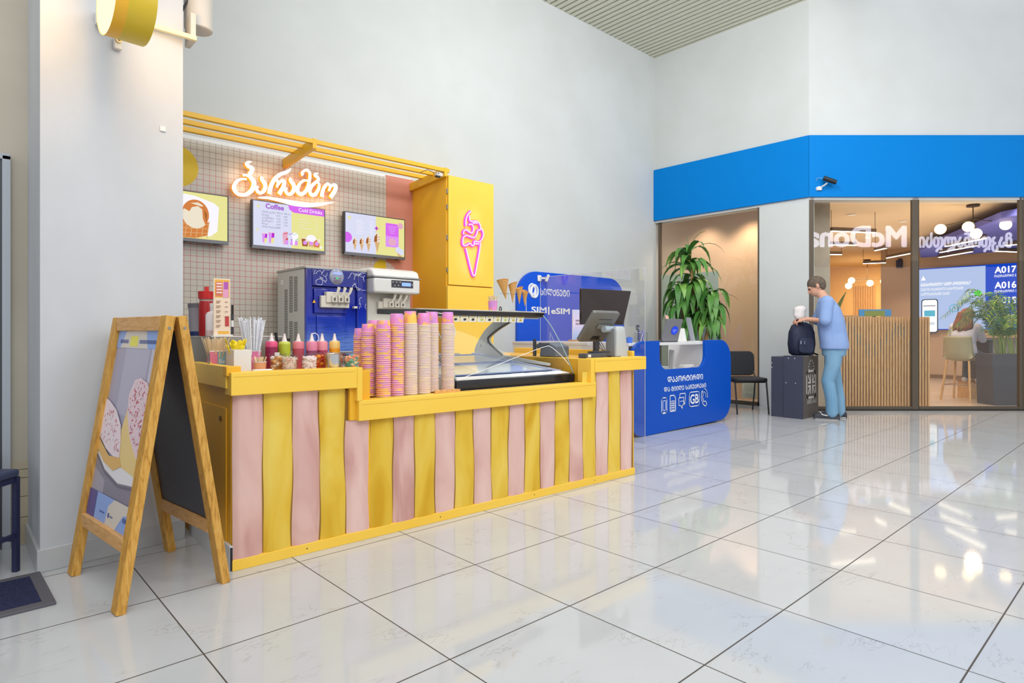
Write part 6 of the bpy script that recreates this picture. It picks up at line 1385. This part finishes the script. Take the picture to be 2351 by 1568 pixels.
# desk and planter with palm
t = thing('bar_desk', 'high pale wooden desk at the right of the queue screen', 'desk', tuple(S(4.25, 1.90, 0)), SALL)
MB().box(-.72, .8, -.35, .35, 1.03, 1.065).build('top', mottled('desk_wood', '#d8b48e', '#cfa981', 2, .4), t, smooth=False, bev=.004); MB().box(-.72, .8, -.30, .30, .965, .995).build('under_shelf', M('desk_grey', '#85807c', .5), t, smooth=False)
MB().box(-.30, .75, -.02, .02, .38, .96).build('modesty_panel', M('desk_panel', '#b6b1ac', .5), t, smooth=False)
for x in (-.45, .65): MB().box(x - .03, x + .03, -.28, .28, 0, .965).build('leg', M('desk_leg', '#4d4a48', .5), t, smooth=False)
t = thing('wood_step', 'low oak step box under the high desk', 'step', tuple(S(3.50, 1.65, 0)), SALL); MB().box(-.13, .14, -.15, .15, 0, .29).build('box', SLAT, t, smooth=False, bev=.004); MB().box(-.16, .17, -.17, .17, .29, .305).build('top', M('step_top', '#8a6a48', .5), t, smooth=False)
pp = thing('palm_planter', 'palm with fine green fronds in a dark grey box planter behind the right glass', 'plant', tuple(S(3.25, .76, 0)), SALL)
MB().prism([(-.20, -.17, 0), (.40, -.17, 0), (.40, .17, 0), (-.20, .17, 0)], (-.03, 0, .77)).build('planter', M('planter_grey', '#4c4b52', .45), pp, bev=.004, smooth=False)
m = MB(); mg = [M('palm_green', '#4f8f1e', .5), M('palm_dark', '#1f6232', .5), M('palm_yellow', '#98ab2a', .5)]; R = random.Random(8)
stems = MB()
for i in range(26):
    az = R.uniform(0, 6.283); sp_ = R.uniform(.18, .62); top = R.uniform(1.35, 1.75); bx_ = R.uniform(-.05, .2); by_ = R.uniform(-.12, .12)
    if i < 7: az = math.pi + R.uniform(-.5, .5); sp_ = R.uniform(.5, .85); top = R.uniform(1.3, 1.62)
    pts = crom([(bx_, by_, .74), (bx_ + .12 * sp_ * math.cos(az), by_ + .12 * sp_ * math.sin(az), 1.1), (bx_ + .55 * sp_ * math.cos(az), by_ + .55 * sp_ * math.sin(az), top), (bx_ + sp_ * math.cos(az), by_ + sp_ * math.sin(az), top - .05 - .25 * sp_)], 6)
    stems.tube(pts, [.008 - .006 * q / (len(pts) - 1) for q in range(len(pts))], 5)
    for k in range(6, len(pts)):
        d = (pts[k] - pts[k - 1]).normalized(); s_ = d.cross(ZV).normalized()
        for sg in (-1, 1):
            for sub in range(2):
                b0 = pts[k - 1].lerp(pts[k], sub / 2); L = R.uniform(.15, .24) * (1.1 - .5 * (k - 6) / 13); tip = b0 + s_ * sg * L * .75 + d * L * .55 + Vector((0, 0, -L * .35)); w = ZV * .007; mi = 2 if R.random() < .15 else (1 if i < 7 or R.random() < .35 else 0)
                mid = b0.lerp(tip, .5) + Vector((0, 0, .02)); i0 = len(m.v); m.v += [b0 + d * .004, mid + d * .008, tip, mid - d * .008]; m.f.append([i0, i0 + 1, i0 + 2, i0 + 3]); m.m.append(mi)
m.build('frond', mg, pp, smooth=False); stems.build('stem', M('palm_stem', '#8aa04a', .5), pp)
# lit sign on the far side of the hall, seen only as a reflection in the shop glass
SGN = glow('hall_sign_white', '#eceaff', 10.0)
hs = thing('hall_sign', 'white illuminated shop lettering across the hall, mirrored in the shop glass', 'sign', tuple(S(8.4, -12.0, 3.95)), world=True)
m = MB(); 
up_ = (0, 0, 1); rd = -SCV
def sgn(body, s0, z, wid, size):
    o = MB(); o.text(body, size, S(s0, -12.0, z), rd, up_, .04, .03, 0, 'LEFT', wid); o.build('letters', SGN, hs, smooth=False)
sgn("McDonald's", 9.0, 3.96, 4.55, .96); sgn('მაკდონალდსი', 12.55, 3.93, 3.1, .62)
m = MB(); sbox(m, 2.0, 13.5, -12.3, -12.06, 3.3, 5.4); m.build('fascia_board', M('hall_fascia', '#3b3b40', .6), hs, smooth=False)
# ================================================================== PEOPLE
def limb(m, pts, rs, n=14, mi=0):
    m.tube([Vector(p) for p in pts], list(rs), n, m=mi)
    for p, r in ((pts[0], rs[0]), (pts[-1], rs[-1])): m.ball(p, r, n=n, m=mi)
def loft(m, secs, n=24, mi=0, pw=2.4):
    """closed stack of superellipse sections (cx, cy, z, rx, ry)"""
    b = len(m.v)
    for cx, cy, z, rx, ry in secs:
        for j in range(n):
            a = 2 * math.pi * j / n; c = math.cos(a); s = math.sin(a)
            m.v.append(Vector((cx + rx * math.copysign(abs(c) ** (2 / pw), c), cy + ry * math.copysign(abs(s) ** (2 / pw), s), z)))
    k = len(secs)
    for i in range(k - 1):
        for j in range(n): m.f.append([b + i * n + j, b + i * n + (j + 1) % n, b + (i + 1) * n + (j + 1) % n, b + (i + 1) * n + j]); m.m.append(mi)
    m.f.append([b + j for j in range(n)][::-1]); m.f.append([b + (k - 1) * n + j for j in range(n)]); m.m += [mi, mi]
def fuse(m, name, mat, parent, vox=.008, it=4):
    o = m.build(name, mat, parent)
    r = o.modifiers.new('fuse', 'REMESH'); r.mode = 'VOXEL'; r.voxel_size = vox; r.use_smooth_shade = True
    s = o.modifiers.new('soften', 'SMOOTH'); s.factor = .5; s.iterations = it
    return o
SKIN = mottled('skin', '#d9a68b', '#d29c80', 6, .55); SKIN2 = mottled('skin_pale', '#e2b79f', '#dcae95', 6, .55)
def hand(m, wrist, d, side, curl, s=1.0):
    """palm, four unequal curled fingers and a thumb leaving the side of the palm; d = pointing, side = thumb side"""
    w = Vector(wrist); d = Vector(d).normalized(); side = Vector(side); side = (side - d * side.dot(d)).normalized(); nrm = d.cross(side) * curl
    c0 = w + d * .012 * s; c1 = w + d * .085 * s
    for k in range(4):
        o = side * (.030 - .020 * k) * s
        limb(m, [c0 + o * .75, c1 + o], [.015 * s, .0125 * s], 10)
    for k, (L, sp_) in enumerate(((.068, .012), (.076, .004), (.071, -.004), (.055, -.012))):
        a = c1 + side * (.030 - .020 * k) * s; b = a + (d * .82 + side * sp_ * 4 + nrm * .35).normalized() * L * .45 * s; c = b + (d * .42 + nrm * .9).normalized() * L * .33 * s; e = c + (d * .0 + nrm * 1.0).normalized() * L * .28 * s
        limb(m, [a, b, c, e], [.0098 * s, .009 * s, .0082 * s, .007 * s], 8)
    a = w + d * .025 * s + side * .032 * s; b = a + (d * .6 + side * .7 + nrm * .2).normalized() * .04 * s; c = b + (d * .8 + side * .15 + nrm * .45).normalized() * .032 * s
    limb(m, [a, b, c], [.013 * s, .0108 * s, .0085 * s], 8)
def head(m, c, fwd, up, r):
    c = Vector(c); f = Vector(fwd).normalized(); l = Vector(up).cross(f).normalized(); u = f.cross(l)
    def at_(a, b, d_): return c + f * a * r + l * b * r + u * d_ * r
    m.ball(at_(-.08, 0, .18), r * 1.0, r * .86, r * 1.0, 20); m.ball(at_(.18, 0, -.25), r * .78, r * .70, r * .92, 18); limb(m, [at_(.42, 0, -.82), at_(.2, .0, -.72)], [r * .34, r * .45], 12)
    limb(m, [at_(.83, 0, .05), at_(1.06, 0, -.28)], [r * .10, r * .17], 10); m.ball(at_(.86, .12, -.32), r * .12, n=8); m.ball(at_(.86, -.12, -.32), r * .12, n=8)
    limb(m, [at_(.82, -.4, .17), at_(.88, 0, .15), at_(.82, .4, .17)], [r * .12, r * .13, r * .12], 8); limb(m, [at_(.80, -.2, -.58), at_(.86, 0, -.57), at_(.80, .2, -.58)], [r * .08, r * .12, r * .08], 8)
    for s_ in (-1, 1): limb(m, [at_(-.08, .84 * s_, .12), at_(-.02, .88 * s_, -.22)], [r * .18, r * .12], 8)
    return at_
# ---- the standing man
MF = math.radians(112)
pm_ = thing('person', 'man in a light blue shirt and pale jeans bending over the backpack on the stand', 'person', (8.34, 3.03, 0), MF)
b = MB()
loft(b, [(-.01, 0, .86, .12, .16), (-.01, 0, .98, .13, .17), (.0, 0, 1.10, .125, .16), (.03, 0, 1.28, .125, .175), (.06, 0, 1.42, .115, .185), (.075, 0, 1.50, .085, .15), (.085, 0, 1.545, .06, .075)])
limb(b, [(.085, 0, 1.52), (.145, 0, 1.61)], [.062, .058])
hc = (.185, 0, 1.685); hf = Vector((.86, .10, -.42)); hu = (.42, 0, .86)
at_ = head(b, hc, hf, hu, .105)
LA = [(.07, .185, 1.475), (.09, .245, 1.24), (.30, .155, 1.265)]; RA = [(.08, -.185, 1.475), (.17, -.225, 1.25), (.36, -.02, 1.275)]
for A, sd in ((LA, (0, -1, .3)), (RA, (0, 1, .3))):
    limb(b, A, [.055, .043, .029]); d = Vector(A[2]) - Vector(A[1]); hand(b, Vector(A[2]) + d.normalized() * .01, d + Vector((.05, 0, -.10)), sd, 1 if sd[1] < 0 else -1)
for s_, x0 in ((1, .04), (-1, -.05)):
    limb(b, [(-.01, .09 * s_, .90), (x0 + .015, .10 * s_, .49), (x0 - .03, .105 * s_, .09)], [.07, .05, .038]); limb(b, [(x0 - .05, .105 * s_, .05), (x0 + .12, .115 * s_, .035)], [.04, .032])
fuse(b, 'body', SKIN, pm_, .007, 3)
sh = MB(); SHB = mottled('shirt_blue', '#8fa9d6', '#849fd0', 3, .75, bump=.25)
loft(sh, [(-.02, 0, .885, .165, .215), (-.02, 0, .95, .168, .218), (.0, 0, 1.08, .165, .21), (.02, 0, 1.25, .16, .215), (.05, 0, 1.40, .142, .215), (.07, 0, 1.49, .105, .18), (.085, 0, 1.54, .075, .095)])
for A in (LA, RA):
    mid = Vector(A[0]).lerp(Vector(A[1]), .95); limb(sh, [A[0], Vector(A[0]).lerp(mid, .5), mid], [.085, .076, .074])
limb(sh, [(.06, -.19, 1.48), (.06, .19, 1.48)], [.075, .075])
for a in range(5): limb(sh, [(-.13 - .02, -.12 + .06 * a, .97), (-.13, -.10 + .05 * a, 1.2)], [.012, .006], 8)
fuse(sh, 'shirt', SHB, pm_, .009, 5)
jn = MB(); JN = mottled('jeans_pale', '#7ba4c0', '#6d98b8', 4, .8, (1, 1, .4), bump=.2)
loft(jn, [(-.015, 0, .80, .135, .185), (-.02, 0, .88, .145, .19), (-.01, 0, .97, .14, .185)])
for s_, x0 in ((1, .04), (-1, -.05)): limb(jn, [(-.015, .088 * s_, .86), (.0, .095 * s_, .68), (x0 + .015, .10 * s_, .48), (x0 - .025, .105 * s_, .25), (x0 - .03, .105 * s_, .075)], [.105, .094, .078, .072, .072])
fuse(jn, 'jeans', JN, pm_, .009, 5)
for s_, x0 in ((1, .04), (-1, -.05)):
    q = MB(); limb(q, [(x0 - .07, .105 * s_, .048), (x0 + .02, .11 * s_, .045), (x0 + .15, .118 * s_, .036)], [.05, .05, .038]); q.box(x0 - .12, x0 + .18, .105 * s_ - .045, .115 * s_ + .045 if s_ > 0 else .115 * s_ + .05, .006, .03)
    o = fuse(q, 'shoe', M('shoe_dark', '#2c2f3a', .6), pm_, .008, 4)
    MB().box(x0 - .105, x0 + .165, .11 * s_ - .05, .11 * s_ + .05, .001, .016).build('sole', M('sole_pale', '#b9b4ae', .6), o, bev=.006)
    m = MB().tube([(x0 + .02, .11 * s_ - .055, .05), (x0 + .08, .11 * s_ - .05, .06), (x0 + .10, .11 * s_, .085)], .006, 6).tube([(x0 + .02, .11 * s_ + .055, .05), (x0 + .08, .11 * s_ + .05, .06), (x0 + .10, .11 * s_, .085)], .006, 6); m.build('stripe', WHITE, o)
hr = MB(); hr.ball(at_(-.16, 0, .30), .112, .100, .104, 20); hr.ball(at_(-.42, 0, -.02), .075, .085, .085, 16); fuse(hr, 'hair', mottled('hair_brown', '#6d5f52', '#594c42', 40, .8, bump=.4), pm_, .007, 3)
m = MB()
for s_ in (-1, 1): m.ball(at_(.90, .34 * s_, .02), .011, n=8)
m.build('eye', M('eye_dark', '#2c2420', .3), pm_)
# crumpled white bag held open above the backpack
t = thing('white_bag', 'crumpled white bag held by the man just above the backpack', 'bag', (8.15, 3.36, 1.262), math.radians(-30))
R = random.Random(3); m = MB(); n = 16
for z, r in ((.0, .05), (.015, .07), (.06, .085), (.11, .075), (.15, .085), (.17, .05), (.175, .01)):
    for j in range(n): a = 2 * math.pi * j / n; k_ = r * R.uniform(.72, 1.15); m.v.append(Vector((k_ * math.cos(a), k_ * .75 * math.sin(a), z + R.uniform(-.008, .008) * (z > .01))))
for i in range(6):
    for j in range(n): m.f.append([i * n + j, i * n + (j + 1) % n, (i + 1) * n + (j + 1) % n, (i + 1) * n + j]); m.m.append(0)
m.f.append(list(range(n))[::-1]); m.m.append(0); m.build('bag', M('bag_white', '#dcd6d4', .6), t, ang=80)
# ---- the seated woman
pw_ = thing('person', 'woman with long auburn hair in a pale blouse seated on the olive bar stool', 'person', tuple(LST + Vector((.05, -.02, 0))), math.radians(-12))
b = MB()
loft(b, [(-.05, 0, .70, .11, .16), (-.05, 0, .80, .115, .165), (-.03, 0, .92, .10, .13), (.0, 0, 1.06, .11, .15), (.03, 0, 1.16, .095, .155), (.05, 0, 1.215, .06, .10)])
limb(b, [(.05, 0, 1.20), (.085, 0, 1.29)], [.046, .044])
at_ = head(b, (.115, 0, 1.365), (.92, -.05, -.30), (.3, 0, .92), .095)
LA = [(.035, .165, 1.175), (.09, .225, .97), (.31, .13, .985)]; RA = [(.035, -.165, 1.175), (.10, -.22, .97), (.31, -.10, .985)]
for A, sd in ((LA, (0, -1, .1)), (RA, (0, 1, .1))):
    limb(b, A, [.044, .034, .024]); d = Vector(A[2]) - Vector(A[1]); hand(b, A[2], d, sd, 1 if sd[1] < 0 else -1, .88)
for s_ in (-1, 1): limb(b, [(-.05, .085 * s_, .745), (.33, .10 * s_, .725), (.27, .095 * s_, .36)], [.078, .055, .038]); limb(b, [(.25, .095 * s_, .325), (.41, .10 * s_, .305)], [.034, .028])
fuse(b, 'body', SKIN2, pw_, .007, 3)
q = MB(); BLO = mottled('blouse_lilac', '#d6d5e8', '#c9c8de', 3, .75, bump=.2)
loft(q, [(-.05, 0, .72, .14, .195), (-.05, 0, .80, .142, .195), (-.035, 0, .92, .13, .17), (.0, 0, 1.06, .135, .18), (.03, 0, 1.16, .115, .18), (.05, 0, 1.215, .07, .105)])
for A in (LA, RA): limb(q, [A[0], Vector(A[0]).lerp(Vector(A[1]), .5), A[1], Vector(A[1]).lerp(Vector(A[2]), .85)], [.068, .06, .05, .038])
fuse(q, 'blouse', BLO, pw_, .008, 5)
q = MB(); loft(q, [(-.05, 0, .675, .13, .18), (-.05, 0, .74, .135, .185), (-.05, 0, .80, .12, .175)])
for s_ in (-1, 1): limb(q, [(-.05, .085 * s_, .745), (.15, .095 * s_, .74), (.335, .10 * s_, .725), (.30, .097 * s_, .53), (.268, .095 * s_, .375)], [.09, .082, .068, .056, .05])
fuse(q, 'trousers', mottled('trousers_grey', '#6b6a70', '#605f66', 4, .8), pw_, .008, 5)
for s_ in (-1, 1):
    q = MB(); limb(q, [(.235, .095 * s_, .318), (.33, .10 * s_, .312), (.42, .10 * s_, .300)], [.042, .04, .03]); fuse(q, 'shoe', M('sneaker_white', '#d5d2ce', .6), pw_, .007, 3)
hr = MB(); hr.ball(at_(-.12, 0, .28), .108, .100, .100, 20); hr.ball(at_(-.40, 0, -.10), .085, .098, .10, 16)
for i in range(9):
    y = -.085 + .02125 * i; hr_ = [Vector((.05 - .05 * (1 - abs(y) / .085), y, 1.40)), Vector((-.01 - .035 * (1 - abs(y) / .085), y * 1.15, 1.28)), Vector((-.045 - .04 * (1 - abs(y) / .085), y * 1.3, 1.20)), Vector((-.06 - .045 * (1 - abs(y) / .085), y * 1.3, 1.145 - .02 * (i % 3)))]
    limb(hr, crom(hr_, 4), [.034] * 4 + [.036] * 4 + [.034] * 4 + [.02], 8)
fuse(hr, 'hair', mottled('hair_auburn', '#8f5a44', '#6e412f', 30, .6, (1, 1, .15), bump=.4), pw_, .007, 2)
m = MB()
for s_ in (-1, 1): m.ball(at_(.90, .34 * s_, .02), .010, n=8)
m.build('eye', M('eye_dark', '#2c2420', .3), pw_)
